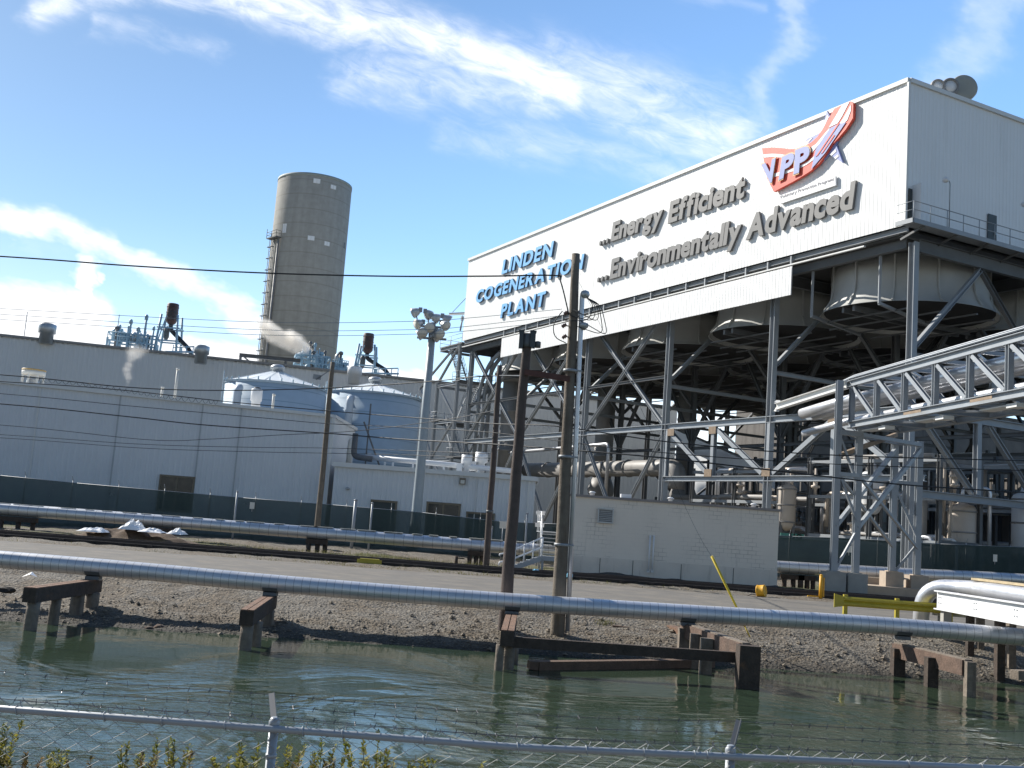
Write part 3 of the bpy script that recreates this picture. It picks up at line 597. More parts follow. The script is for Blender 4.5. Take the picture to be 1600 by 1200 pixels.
# ================================================================== CONDENSER BUILDING (open steel frame under a clad hall)
AB = radians(27.96); E1 = Vector((-sin(AB), cos(AB), 0)); E2 = Vector((cos(AB), sin(AB), 0))
KX, KY = 24.865, 68.0
def L(x, y, z): return Vector((KX, KY, 0)) + E2*x + E1*y + Vector((0, 0, z))
WL, WR, ZB, ZT = 66.5, 58.0, 24.85, 34.85
cb = thing('condenser_building', 'huge white clad hall raised on a steel frame over round fans', 'power plant', L(0, 0, 1.2), AB)
g = MB(); g.corr(L(0, 0, 0), L(0, WL, 0), ZB, ZT, -E2, .36, .011); part('front_wall', g, M['cladding'], cb)
g = MB(); g.corr(L(0, 0, 0), L(WR, 0, 0), ZB, ZT, -E1, .36, .011); part('side_wall', g, M['cladding'], cb)
g = MB(); g.prism([L(WR, .1, ZB), L(WR, WL, ZB), L(WR, WL, ZT), L(WR, .1, ZT)], -E2*.1); g.prism([L(.1, WL, ZB), L(WR, WL, ZB), L(WR, WL, ZT), L(.1, WL, ZT)], -E1*.1); part('rear_wall', g, M['cladding_grey'], cb)
g = MB(); g.prism([L(.2, .2, ZT-.4), L(WR-.3, .2, ZT-.4), L(WR-.3, WL-.3, ZT-.4), L(.2, WL-.3, ZT-.4)], (0, 0, .15)); part('roof', g, M['cladding_grey'], cb)
g = MB(); g.bar(L(-.05, -.05, ZT-.05), L(-.05, WL, ZT-.05), .22, .30); g.bar(L(.06, -.05, ZT-.051), L(WR, -.05, ZT-.051), .22, .298); g.bar(L(-.05, -.05, ZB), L(-.05, -.05, ZT-.2), .16, .16, up=E2); part('flashing', g, M['trim'], cb)
# wind skirt below the hall
g = MB(); y0, y1 = 10.45, 56.2; g.corr(L(-.02, y0, 0), L(-.02, y1, 0), 21.8, 23.95, -E2, .36, .011); g.prism([L(.03, y0, 21.8), L(.03, y1, 21.8), L(.03, y1, 23.95), L(.03, y0, 23.95)], E2*.05); part('wind_skirt', g, M['cladding'], cb)
for i in range(19):
    y = y0+.2+i*(y1-y0-.4)/18; g = MB(); g.bar(L(.12, y, 23.2), L(.12, y, ZB-.05), .14, .14, up=E1); part('skirt_hanger', g, M['steel'], cb)
g = MB(); g.ibeam(L(.35, 0, ZB-.22), L(.35, WL, ZB-.22), .34, .34, .03); part('edge_beam', g, M['steel'], cb)
g = MB(); g.bar(L(.1, 3.5, 24.12), L(.1, WL, 24.12), .2, .10); part('skirt_rail', g, M['trim'], cb)
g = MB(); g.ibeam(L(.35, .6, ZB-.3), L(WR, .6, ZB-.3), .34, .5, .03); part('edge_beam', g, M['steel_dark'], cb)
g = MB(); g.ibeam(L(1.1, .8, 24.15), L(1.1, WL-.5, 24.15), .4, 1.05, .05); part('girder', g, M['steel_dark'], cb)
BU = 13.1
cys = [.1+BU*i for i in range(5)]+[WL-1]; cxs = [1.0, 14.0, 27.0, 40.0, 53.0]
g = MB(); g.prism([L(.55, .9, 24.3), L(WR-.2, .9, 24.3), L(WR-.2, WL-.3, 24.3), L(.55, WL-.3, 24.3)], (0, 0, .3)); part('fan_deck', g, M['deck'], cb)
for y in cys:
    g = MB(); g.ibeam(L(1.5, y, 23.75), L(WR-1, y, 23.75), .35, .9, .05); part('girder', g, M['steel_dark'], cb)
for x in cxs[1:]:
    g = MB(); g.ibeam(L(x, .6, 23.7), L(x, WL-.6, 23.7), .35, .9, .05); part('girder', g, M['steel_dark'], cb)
# fan shrouds: a throat that flares to a bell mouth
n = 36
for i in range(5):
    for j in range(4):
        c = L(7.9+13*j, 6.6+BU*i, 0); g = MB()
        g.lathe(c, [(5.55, 24.28), (5.5, 22.9), (5.55, 22.0), (5.8, 21.3), (6.2, 20.75), (6.28, 20.70), (6.1, 20.82), (5.66, 21.4), (5.42, 22.0), (5.38, 22.9), (5.42, 24.28)], n, close=True)
        for k in range(12):
            a = 2*pi*k/12; d = Vector((cos(a), sin(a), 0)); prof = [(5.6, 24.2), (5.56, 22.6), (5.72, 21.6), (6.22, 20.8)]
            for (r0, z0), (r1, z1) in zip(prof, prof[1:]): g.bar(c+d*r0+Vector((0, 0, z0)), c+d*r1+Vector((0, 0, z1)), .12, .12, up=d)
        sh = part('fan_shroud', g, M['shroud'], cb)
        g = MB(); e = E2; f = E1
        for o in (-.5, .5): g.bar(c+f*o-e*6.0+Vector((0, 0, 20.5)), c+f*o+e*6.0+Vector((0, 0, 20.5)), .22, .4)
        for q in range(5): g.bar(c+e*(-4.4+2.2*q)-f*sqrt(36-(-4.4+2.2*q)**2)+Vector((0, 0, 20.25)), c+e*(-4.4+2.2*q)+f*sqrt(36-(-4.4+2.2*q)**2)+Vector((0, 0, 20.25)), .14, .1)
        part('fan_bridge', g, M['steel_dark'], sh)
        g = MB(); g.lathe(c, [(5.95, 20.98), (5.95, 21.04)], 36); part('guard_shade_disc', g, M['guard_shade_disc'], sh)  # solid disc over the mouth: guard grid and inner shade put into one dark colour
# columns
for i, y in enumerate(cys):
    for j, x in enumerate(cxs):
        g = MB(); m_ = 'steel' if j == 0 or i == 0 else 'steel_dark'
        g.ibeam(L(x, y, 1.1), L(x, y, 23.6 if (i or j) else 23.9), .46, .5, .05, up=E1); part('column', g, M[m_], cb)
        if j == 0: g = MB(); g.box(L(x, y, 1.5), (1.5, 1.5, 1.0), AB); part('footing', g, M['concrete_tan'], cb)
def br(a, b, w_=.26, m_='steel', h=None):
    g = MB(); g.ibeam(a, b, w_, h or w_, .03) if w_ > .2 else g.bar(a, b, w_, h or w_); return part('brace', g, M[m_], cb)
ZC = 12.8; ZD = 8.37
# long face
for i in range(5):
    ya, yb = cys[i], cys[i+1]; ym = (ya+yb)/2
    if i >= 2:
        br(L(1, ya, ZC), L(1, yb-.6, 23.3), .3); br(L(1, yb, ZC), L(1, ya+.6, 23.3), .3); br(L(1, ya, ZC-.3), L(1, ym, 4.2), .28); br(L(1, yb, ZC-.3), L(1, ym, 4.2), .28); br(L(1, ya, 3.8), L(1, yb, 3.8), .28, 'steel_dark')
        br(L(1, ya, 17.2), L(1, yb, 17.2), .24, 'steel_dark')
g = MB(); g.ibeam(L(1, -1.2, ZC), L(1, WL-1, ZC), .42, .50, .05); part('chord', g, M['galv'], cb)
g = MB(); g.ibeam(L(1, -1.2, ZD), L(1, 26.0, ZD), .42, .42, .05); part('chord', g, M['galv'], cb)
for y in (6.6, 13.2, 19.7, 25.9):
    g = MB(); g.ibeam(L(1, y, ZD+.2), L(1, y, ZC-.25), .36, .36, .04, up=E2); part('truss_post', g, M['galv'], cb)
for (a, za), (b, zb) in (((25.6, ZC-.4), (20.2, ZD+.4)), ((19.3, ZC-.5), (13.8, ZD+.4)), ((7.0, ZC-.5), (12.6, ZD+.4)), ((6.2, ZC-.4), (.6, ZD+.4))):
    g = MB(); g.ibeam(L(1, a, za), L(1, b, zb), .34, .34, .05, up=E2); part('truss_diagonal', g, M['galv'], cb)
for y, z in ((25.2, ZC-.5), (19.7, ZC-.55), (20.0, ZD+.45), (13.2, ZD+.45), (6.6, ZC-.55)):
    g = MB(); g.box(L(.78, y, z), (.05, .9, .6), AB); part('gusset', g, M['rust'], cb)
br(L(1, 25.9, 1.3), L(1, 25.9, ZD), .4, 'galv')
# braces and struts under the deck, across the width of the frame
for i, y in enumerate(cys):
    for j in range(4):
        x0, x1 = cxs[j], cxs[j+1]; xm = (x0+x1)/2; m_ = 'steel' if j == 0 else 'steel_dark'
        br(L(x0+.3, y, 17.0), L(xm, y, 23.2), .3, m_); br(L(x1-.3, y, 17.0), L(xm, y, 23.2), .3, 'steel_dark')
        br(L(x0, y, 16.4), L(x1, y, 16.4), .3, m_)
        if j > 1 and i in (2, 3, 5): br(L(x0, y, 3), L(x1, y, 12.5), .28, 'steel_dark'); br(L(x1, y, 3), L(x0, y, 12.5), .28, 'steel_dark')
for j in (1, 2, 3, 4):
    for i in range(5):
        br(L(cxs[j], cys[i], 12.6), L(cxs[j], cys[i+1], 12.6), .3, 'steel_dark')
        if j in (1, 4): br(L(cxs[j], cys[i], 13), L(cxs[j], (cys[i]+cys[i+1])/2, 23), .3, 'steel_dark'); br(L(cxs[j], cys[i+1], 13), L(cxs[j], (cys[i]+cys[i+1])/2, 23), .3, 'steel_dark')
# hangers beside the nearest fan
for (x, y) in ((1.3, 3.2), (1.3, 9.6)):
    br(L(x, y, 23.7), L(x, y, 20.3), .16); br(L(x, y, 20.3), L(x+7, y+2, 20.2), .2)
# low side frame to the right (plane of the side wall)
for z in (ZC, ZD-.9):
    g = MB(); g.ibeam(L(1.3, .1, z), L(45, .1, z), .4, .5, .05); part('chord', g, M['steel'], cb)
for x in (7.5, 20.5, 33.5):
    g = MB(); g.ibeam(L(x, .1, ZD-.6), L(x, .1, ZC-.25), .4, .4, .05, up=E1); part('truss_post', g, M['steel'], cb)
for a, b in ((2.0, 7.1), (8.6, 13.5), (14.6, 20.1), (21.2, 26.5)):
    g = MB(); g.ibeam(L(a, .1, ZC-.3), L(b, .1, ZD-.5), .34, .34, .05); part('truss_diagonal', g, M['steel'], cb)
# walkway along the side wall with railing, doors and lamps
g = MB(); g.prism([L(-.9, -1.45, ZB-.12), L(WR-8, -1.45, ZB-.12), L(WR-8, -.1, ZB-.12), L(-.9, -.1, ZB-.12)], (0, 0, .10)); g.bar(L(-.9, -1.5, ZB-.18), L(WR-8, -1.5, ZB-.18), .10, .3); g.bar(L(-.95, -1.5, ZB-.18), L(-.95, -.1, ZB-.18), .10, .3); pl = part('walkway', g, M['steel'], cb)
g = MB()
for z in (.55, 1.1): g.tube([L(-.9, -.1, ZB+z), L(-.9, -1.5, ZB+z), L(WR-8, -1.5, ZB+z)], .03, 6)
for i in range(32): g.tube([L(-.9+i*1.55, -1.5, ZB-.1), L(-.9+i*1.55, -1.5, ZB+1.1)], .028, 6)
part('railing', g, M['galv'], pl)
for i in range(16):
    g = MB(); g.bar(L(.2+i*3.1, -1.4, ZB-.3), L(.2+i*3.1, .5, ZB-.85), .1, .14); part('bracket', g, M['steel_dark'], pl)
for x in (8.4, 24.0):
    g = MB(); g.prism([L(x-.45, -.06, ZB), L(x+.45, -.06, ZB), L(x+.45, -.06, ZB+2.4), L(x-.45, -.06, ZB+2.4)], -E1*.04); d_ = part('door', g, M['door_dark'], cb)
    g = MB(); g.box(L(x+.3, -.16, ZB+1.1), (.1, .08, .2), AB); part('handle', g, M['vent_metal'], d_)
for x, w_, m_ in ((.33, .16, 'door_dark'), (.92, .14, 'door_dark')):
    g = MB(); g.prism([L(x-w_, -.06, ZB+.1), L(x+w_, -.06, ZB+.1), L(x+w_, -.06, ZB+2.5), L(x-w_, -.06, ZB+2.5)], -E1*.05); part('louvre', g, M[m_], cb)
g = MB(); g.prism([L(.56, -.05, ZB+.1), L(.56, -.75, ZB+.1), L(.56, -.75, ZB+2.8), L(.56, -.05, ZB+2.8)], E2*.06); part('open_door', g, M['white_paint'], cb)
for x in (2.45, 10.3):
    g = MB(); g.tube(arc([L(x, -1.45, ZB), L(x, -1.45, ZB+3.1), L(x-.35, -1.45, ZB+3.25)], 4, .2), .035, 6); lp = part('lamp_post', g, M['galv'], cb)
    g = MB(); g.lathe(L(x-.42, -1.45, ZB+3.1), [(.08, .22), (.2, .12), (.22, 0), (.16, -.1), (.06, -.14)], 12); part('lamp', g, M['white_paint'], lp)
# roof exhaust silencers
t = thing('roof_silencer', 'grey drum silencers with ringed white ports on the roof above the shaded side wall', 'silencer', L(6.0, 1.6, ZT))
ax = (-E1*.75-E2*.45).normalized()
def drum(c, r, l, ring, m_='vent_metal'):
    g = MB(); g.lathe(c-ax*l*.5, [(r*.55, -.02), (r*.93, .02), (r, .12), (r, l-.12), (r*.93, l-.02), (r*.55, l)], 28, axis=ax); d_ = part('drum', g, mat('olive_grey', (.38, .38, .34), .5, var=.1), t)
    if ring:
        g = MB(); g.lathe(c+ax*l*.5, [(r*.68, -.05), (r*.70, .12), (r*.86, .16), (r*1.0, .08), (r*1.05, -.08)], 24, axis=ax); part('port_ring', g, M['duct'], d_)
        g = MB(); g.lathe(c+ax*(l*.5+.02), [(.01, 0), (r*.68, .0), (r*.68, .05), (.01, .06)], 24, axis=ax); part('lit_port_disc', g, M['logo_white'], d_)  # white disc paints in the light inside the open port
a0 = L(6.9, 1.6, ZT)
drum(a0+Vector((0, 0, 1.45)), .95, 1.9, False); drum(a0-E2*1.35+Vector((0, 0, 1.2)), .62, 1.5, True); drum(a0-E2*2.55+Vector((0, 0, .95)), .5, 1.3, True)
g = MB(); g.tube([a0-E2*2.4+Vector((0, 0, 1.05)), a0+Vector((0, 0, 1.5))], .36, 12); part('header_pipe', g, M['duct'], t)
g = MB()
for s in (-.5, .5):
    g.bar(a0+E1*s+E2*.9+Vector((0, 0, -.5)), a0+E1*s+E2*.1+Vector((0, 0, 1.0)), .16, .16); g.bar(a0+E1*s-E2*.7+Vector((0, 0, -.5)), a0+E1*s+Vector((0, 0, .9)), .16, .16); g.bar(a0+E1*s-E2*2.3+Vector((0, 0, -.5)), a0+E1*s-E2*2.3+Vector((0, 0, .8)), .16, .16)
part('support_leg', g, M['black_pipe'], t)
# ---------------------------------------------------------------- lettering on the long wall
def word(parent, txt, u0, u1, zb, cap, m_, bold=.03, depth=.35, shear=.18, gap=.10, off=.05, z_slope=0):
    x = 0; lay = []
    for ch in txt:
        vs, fs, nn = glyph(ch, bold, .3); xa = min(v.x for v in vs); xb = max(v.x for v in vs); lay.append((vs, fs, nn, x-xa)); x += (xb-xa)+gap
    tot = x-gap; hv = glyph('E', bold, .3)[0]; capn = max(v.y for v in hv)-min(v.y for v in hv); y0 = min(v.y for v in hv); sx = (abs(u0-u1)-cap*shear*.6)/tot; sy = cap/capn
    for vs, fs, nn, dx in lay:
        g = MB(); pts = []
        for v in vs:
            ty = (v.y-y0)*sy; tx = (v.x+dx)*sx+ty*shear; tz = (v.z+.15)/.3*depth
            pts.append(L(-off-tz, u0-tx, zb+ty+z_slope*tx))
        g.add(pts, fs)
        if isinstance(m_, tuple):
            for k, q in enumerate(nn): g.mi[k] = 0 if q > .5 else 1
            part('letter', g, [M[m_[0]], M[m_[1]]], parent)
        else: part('letter', g, M[m_], parent)
s1 = thing('plant_name_sign', 'raised blue capital letters reading Linden Cogeneration Plant on the white wall', 'sign', L(0, 52, 26.3), AB)
word(s1, 'LINDEN', 57.1, 45.8, 31.35, 1.62, ('blue_letter', 'blue_side'), .034, .20, .20, .12)
word(s1, 'COGENERATION', 63.3, 39.6, 28.92, 1.50, ('blue_letter', 'blue_side'), .034, .20, .20, .12)
word(s1, 'PLANT', 56.6, 46.7, 26.25, 1.55, ('blue_letter', 'blue_side'), .034, .20, .20, .12)
s2 = thing('slogan_sign', 'upper line of raised dark grey letters reading Energy Efficient after three dots', 'sign', L(0, 26, 30.5), AB)
word(s2, '...', 36.75, 35.1, 30.65, 1.9, 'grey_letter', .03, .30, .12, .2); word(s2, 'Energy', 34.9, 26.75, 30.68, 1.85, 'grey_letter', .040, .19, .13, .02); word(s2, 'Efficient', 25.95, 15.85, 30.5, 1.95, 'grey_letter', .040, .19, .13, .02)
s3 = thing('slogan_sign', 'lower line of raised dark grey letters reading Environmentally Advanced after three dots', 'sign', L(0, 20, 27), AB)
word(s3, '...', 36.7, 34.9, 27.05, 1.9, 'grey_letter', .03, .30, .12, .2); word(s3, 'Environmentally', 34.7, 16.1, 27.0, 1.92, 'grey_letter', .040, .19, .13, .02); word(s3, 'Advanced', 15.5, 4.3, 26.92, 1.98, 'grey_letter', .040, .19, .13, .02)
# ---------------------------------------------------------------- star emblem
def wallpt(cx_, cy_, off=0.):          # a point of the wall under a spot of the emblem
    px_, py_ = 1150+cx_*300/1600, 130+cy_*225/1200; d = ray(px_, py_); P0 = L(-off, 0, 0); k = (P0-CAM).dot(E2)/d.dot(E2); return CAM+d*k
def flat(parent, name, pts, off, th, m_):
    ps = [wallpt(*p) for p in pts]; base = [p-E2*0 for p in ps]
    g = MB(); g.prism([p-E2*off for p in base], -E2*th); return part(name, g, M[m_], parent)
em = thing('star_emblem', 'red white and blue star emblem with the letters VPP at the top of the wall', 'sign', L(0, 10, 29), AB)
flat(em, 'star', [(598, 480), (735, 412), (776, 235), (812, 300), (870, 330), (950, 345), (850, 510), (908, 668), (795, 598), (655, 735), (690, 560)], .05, .18, 'logo_blue')
for q in ([(610, 492), (640, 470), (660, 462), (625, 500)], [(735, 375), (785, 270), (795, 290), (738, 402)], [(803, 600), (850, 555), (858, 575), (818, 612)], [(838, 625), (872, 600), (878, 615), (850, 640)]):
    flat(em, 'star_stripe', q, .235, .02, 'logo_white')
rb = flat(em, 'ribbon', [(248, 550), (330, 544), (400, 548), (480, 558), (540, 556), (600, 532), (660, 500), (710, 455), (750, 395), (800, 310), (850, 222), (905, 196), (985, 162), (1008, 178), (1005, 300), (945, 395), (880, 470), (835, 520), (785, 598), (720, 680), (655, 738), (590, 780), (500, 832), (345, 912), (318, 860), (290, 800), (262, 660)], .12, .24, 'logo_red')
for q in ([(258, 603), (330, 597), (400, 600), (470, 612), (520, 610), (500, 635), (400, 628), (330, 624), (266, 630)], [(320, 770), (400, 748), (480, 728), (560, 700), (640, 655), (690, 612), (720, 570), (725, 590), (690, 640), (620, 690), (530, 735), (430, 768), (335, 795)],
          [(915, 196), (978, 168), (915, 290), (880, 345), (805, 380), (860, 290)], [(990, 190), (990, 240), (960, 320), (935, 340), (890, 358), (940, 280)], [(655, 545), (700, 515), (770, 430), (815, 378), (800, 420), (740, 500), (690, 560), (665, 590)]):
    flat(em, 'white_stripe', q, .365, .02, 'logo_white')
flat(em, 'star_centre', [(820, 385), (890, 350), (950, 338), (880, 440), (835, 505), (780, 590), (720, 660), (662, 728), (680, 640), (700, 560), (740, 500), (780, 440)], .39, .02, 'logo_blue')
for q in ([(885, 350), (900, 345), (720, 610), (700, 625)], [(850, 440), (860, 445), (760, 590), (745, 600)]): flat(em, 'red_stripe', q, .415, .02, 'logo_red')
def vpp(ch, bl, br_, tl, grow, off, m_):
    vs, fs, nn = glyph(ch, .05, .3); x0 = min(v.x for v in vs); x1 = max(v.x for v in vs); y0 = min(v.y for v in vs); y1 = max(v.y for v in vs); g = MB(); pts = []
    for v in vs:
        a = (v.x-x0)/(x1-x0); b = (v.y-y0)/(y1-y0); a = .5+(a-.5)*grow; b = .5+(b-.5)*grow
        P = wallpt(bl[0]+a*(br_[0]-bl[0])+b*(tl[0]-bl[0]), bl[1]+a*(br_[1]-bl[1])+b*(tl[1]-bl[1])); pts.append(P-E2*(off+(v.z+.15)*.12))
    g.add(pts, fs); part('letter', g, M[m_], em)
for ch, bl, b2, tl in (('V', (272, 868), (392, 812), (252, 690)), ('P', (395, 822), (505, 770), (425, 628)), ('P', (520, 775), (645, 725), (535, 570))):
    vpp(ch, bl, b2, tl, 1.10, .44, 'logo_gold'); vpp(ch, bl, b2, tl, 1.0, .465, 'logo_blue')
pq = flat(em, 'plaque', [(372, 945), (846, 778), (848, 856), (384, 1010)], .05, .16, 'logo_white')
def plaque_line(txt, a, b, h, off):
    x = 0; ps = []
    for ch in txt:
        if ch == ' ': x += .3; continue
        vs, fs, nn = glyph(ch, .0, .02); xa = min(v.x for v in vs); xb = max(v.x for v in vs); ps.append((vs, fs, x-xa)); x += xb-xa+.09
    g = MB()
    for vs, fs, dx in ps:
        pts = []
        for v in vs:
            s = (v.x+dx)/x; P = wallpt(a[0]+(b[0]-a[0])*s, a[1]+(b[1]-a[1])*s-v.y*h/.7); pts.append(P-E2*(off+v.z))
        g.add(pts, fs)
    part('plaque_lettering', g, M['plaque_text'], em)
plaque_line('Voluntary Protection Programs', (382, 968), (838, 812), 26, .225); plaque_line('An OSHA Cooperative Program', (430, 982), (800, 858), 13, .225) if False else None
# ================================================================== STAIR TOWER and hoist at the far end of the hall
t = thing('stair_tower', 'open steel stair tower with zigzag flights at the far left end of the hall', 'stair tower', L(2, 70, 1.2), AB)
ya, yb = WL+.8, WL+6.6; xa, xb = .2, 4.6
for x in (xa, xb):
    for y in (ya, yb):
        g = MB(); g.ibeam(L(x, y, 1.1), L(x, y, ZB-.2 if y == ya else 20.4), .36, .36, .05, up=E1); part('column', g, M['steel'], t)
lv = [1.5, 6.5, 11.0, 15.6, 20.2, ZB-.1]
for i, z in enumerate(lv[1:]):
    g = MB()
    y_land = yb if i % 2 == 0 else ya
    y_a, y_b = (yb-1.3, yb+.9) if i % 2 == 0 else (ya-.9, ya+1.2)
    if i == 4: y_a, y_b = ya-.7, yb-.2
    g.prism([L(xa-.2, y_a, z-.15), L(xb+.2, y_a, z-.15), L(xb+.2, y_b, z-.15), L(xa-.2, y_b, z-.15)], (0, 0, .15)); ld = part('landing', g, M['steel_dark'], t)
    g = MB()
    for hgt in (.55, 1.1): g.tube([L(xb+.2, y_a, z+hgt), L(xb+.2, y_b, z+hgt), L(xa-.2, y_b, z+hgt), L(xa-.2, y_a, z+hgt)], .03, 5)
    for (x, y) in ((xb+.2, y_b), (xa-.2, y_b), (xa-.2, y_a), (xb+.2, y_a), (xa-.2, (y_a+y_b)/2), ((xa+xb)/2, y_b)): g.tube([L(x, y, z), L(x, y, z+1.1)], .03, 5)
    part('railing', g, M['galv'], ld)
    g = MB(); g.ibeam(L(xa, ya, z-.35), L(xa, yb, z-.35), .25, .3, .04); g.ibeam(L(xb, ya, z-.35), L(xb, yb, z-.35), .25, .3, .04); g.ibeam(L(xa, yb, z-.35), L(xb, yb, z-.35), .25, .3, .04); part('floor_beam', g, M['steel'], t)
    z0 = lv[i]; a_, b_ = (ya+1.0, yb-1.2) if i % 2 == 0 else (yb-1.2, ya+1.0); xo = .9+(1.6 if i % 2 else 0); g = MB()
    for o in (0, 1.1): g.bar(L(xo+o, a_, z0), L(xo+o, b_, z-.05), .06, .28)
    for k in range(1, 20):
        s = k/20; g.box(L(xo+.55, a_+(b_-a_)*s, z0+(z-z0)*s), (1.1, .26, .04), AB)
    fl = part('stair_flight', g, M['galv'], t)
    g = MB()
    for o in (0, 1.1):
        for hgt in (.55, 1.05): g.tube([L(xo+o, a_, z0+hgt), L(xo+o, b_, z+hgt)], .028, 5)
        for k in range(7): s = k/6; g.tube([L(xo+o, a_+(b_-a_)*s, z0+(z-z0)*s), L(xo+o, a_+(b_-a_)*s, z0+(z-z0)*s+1.05)], .024, 5)
    part('handrail', g, M['galv'], fl)
for i in range(4):
    for x in (xa, xb):
        g = MB(); p, q = (ya, yb) if i % 2 else (yb, ya); g.ibeam(L(x, p, lv[i]), L(x, q, lv[i+1]), .2, .2, .03); part('brace', g, M['steel'], t)
g = MB(); g.ibeam(L(xa, yb, 20.2), L(xa, ya+.2, ZB-.3), .24, .24, .03); part('brace', g, M['steel'], t)
for i in (0, 2): g = MB(); g.ibeam(L(xa, yb, lv[i]), L(xa, yb+5, lv[i+1]+1), .2, .2, .03); part('brace', g, M['steel'], t)
g = MB(); g.ibeam(L(xa, yb, 15), L(xa, yb+5.5, 20), .22, .22, .03); g.ibeam(L(xa, yb+5.5, 20), L(xa, ya+2, 24.2), .22, .22, .03); part('brace', g, M['steel'], t)
t = thing('jib_hoist', 'small dark jib hoist arm reaching left from the end of the hall', 'hoist', L(0, WL, 28), AB)
g = MB(); g.ibeam(L(.5, WL-.1, 28.3), L(.5, WL+5.6, 29.0), .2, .3, .03); part('jib_arm', g, M['steel'], t)
g = MB(); g.tube([L(.5, WL+4.6, 29.1), L(.5, WL, 30.7)], .04, 5); part('tie_rod', g, M['steel_dark'], t)
g = MB(); g.tube([L(.5, WL+1.6, 28.3), L(.5, WL+1.6, 27.6)], .05, 5); g.box(L(.5, WL+1.6, 27.9), (.3, .3, .5), AB); g.tube([L(.5, WL+1.6, 27.6), L(.5, WL+1.9, 26.4)], .12, 6); part('hoist_block', g, M['steel'], t)
# ---------------------------------------------------------------- steam ducts below the fans
for i, (x, y, rr, lab) in enumerate(((5.6, 63, 1.32, 'wide grey vertical steam duct with a flared hood behind the brown pole'), (14, 55.7, 1.08, 'grey vertical steam duct rising behind the tallest pole'), (20.6, 49, 1.05, 'grey vertical steam duct behind the middle of the truss'))):
    c = L(x, y, 0); t = thing('steam_duct', lab, 'duct', c+Vector((0, 0, 1.2)), 0, 'vertical steam ducts under the fans')
    zb_ = 2.0 if i == 0 else 8.6; r = rr
    g = MB(); g.lathe(c, [(r, zb_), (r, 12), (r+.06, 12.02), (r+.06, 12.2), (r, 12.22), (r, 16.6), (r+.06, 16.62), (r+.06, 16.85), (r, 16.9), (r, 20.2)], 24); part('riser', g, M['duct'], t)
    if i == 0: g = MB(); g.lathe(c, [(r, 20.2), (2.0, 20.5), (2.0, 21.0), (1.5, 23.2)], 16); part('hood', g, M['duct'], t)
    else: g = MB(); g.lathe(c, [(r, 7.0), (r*1.5, 8.2), (r, 9.6)], 16); part('elbow', g, M['duct'], t)
g = MB(); g.tube(arc([L(7.6, 33, 8.0), L(7.6, 33, 10.0), L(7.6, 62, 10.0)], 5, 1.2), .80, 20)
for y in (37, 41, 45, 49, 53, 57): g.lathe(L(7.6, y, 10.0), [(.81, -.08), (.90, -.06), (.90, .06), (.81, .08)], 20, axis=E1)
single('header_duct', g, M['duct'], 'thick grey horizontal steam duct lying behind the steel braces', 'duct')
g = MB(); g.bar(L(16, 46, 14.6), L(20, 31, 9.2), 1.9, 1.5); single('inclined_duct', g, M['bright_duct'], 'bright white sloping duct seen through the steel frame', 'duct')
g = MB(); g.tube(arc([L(5, 62, 11.8), L(5, 42, 12.2), L(5, 41, 12.2), L(5, 41, 7)], 5, .8), .18, 8); single('service_pipe', g, M['pipe_silver'], 'thin silver pipe bending down beside the tallest pole', 'pipe')
g = MB()
for k in range(2): g.tube(arc([L(2.2+.7*k, WL-6, 23.2), L(2.2+.7*k, WL-3.4, 22.2), L(2.2+.7*k, WL-1.2, 19.4), L(2.2+.7*k, WL-1.0, 2)], 6, 1.2), .24, 8)
single('downpipes', g, M['steel'], 'pair of bent grey downpipes at the foot of the stair tower', 'pipe')
# ================================================================== SILO
c = Vector((-44.65, 220, 1.4)); RS = 7.72
t = thing('concrete_silo', 'tall round concrete silo tower rising behind the blue tanks', 'silo', c)
g = MB(); g.lathe(c, [(RS+.15, 0), (RS, 70.1), (RS-.05, 70.25), (RS-.6, 70.25), (RS-.6, 60)], 72); part('shaft', g, M['silo'], t)
g = MB(); g.lathe(c+Vector((0, 0, 70.05)), [(RS+.05, -.35), (RS+.05, .24), (RS-.7, .26)], 72); part('rim', g, mat('silo_cap', (.30, .33, .31), .7), t)
vd = Vector((44.65, -220, 0)).normalized(); vr = Vector((-vd.y, vd.x, 0))       # towards the canal, and to its side
def on_silo(px_, py_, w_, h_, m_, name, frame=True):
    P = at(px_, py_, 213); s = (P-c).dot(vr)/RS; s = max(-.97, min(.97, s)); n = vd*sqrt(1-s*s)+vr*s; tng = Vector((-n.y, n.x, 0)); q = Vector((c.x, c.y, P.z))+n*RS; g = MB()
    g.prism([q+tng*(a*w_/2)+Vector((0, 0, b*h_/2))-n*.1 for a, b in ((-1, -1), (1, -1), (1, 1), (-1, 1))], n*.16); o = part(name, g, M[m_], t)
    if frame:
        g = MB()
        for a in (-1, 0, 1): g.bar(q+tng*(a*w_/2)+Vector((0, 0, -h_/2))+n*.1, q+tng*(a*w_/2)+Vector((0, 0, h_/2))+n*.1, .08, .08)
        part('frame', g, M['trim'], o)
for a in ((495, 284, 1.35, .95), (521, 290, 1.2, .8), (486, 373, 1.3, .9), (511, 379, 1.2, .85)): on_silo(*a, 'logo_white', 'vent_window')
on_silo(445, 356, .95, 1.9, 'logo_white', 'hatch'); on_silo(540.5, 373, .8, 1.2, 'steel_dark', 'hatch', False); on_silo(469, 507, .3, 1.6, 'vent_metal', 'hatch', False)
P = at(430, 370, 213); s = -.86; n = vd*sqrt(1-s*s)+vr*s; tng = Vector((-n.y, n.x, 0))
g = MB(); zt = P.z; g.prism([Vector((c.x, c.y, zt))+n*(RS+.02)+tng*a for a in (-1.9, 1.9)]+[Vector((c.x, c.y, zt))+n*(RS+1.3)+tng*a for a in (1.9, -1.9)], (0, 0, .2)); pf = part('platform', g, M['steel_dark'], t)
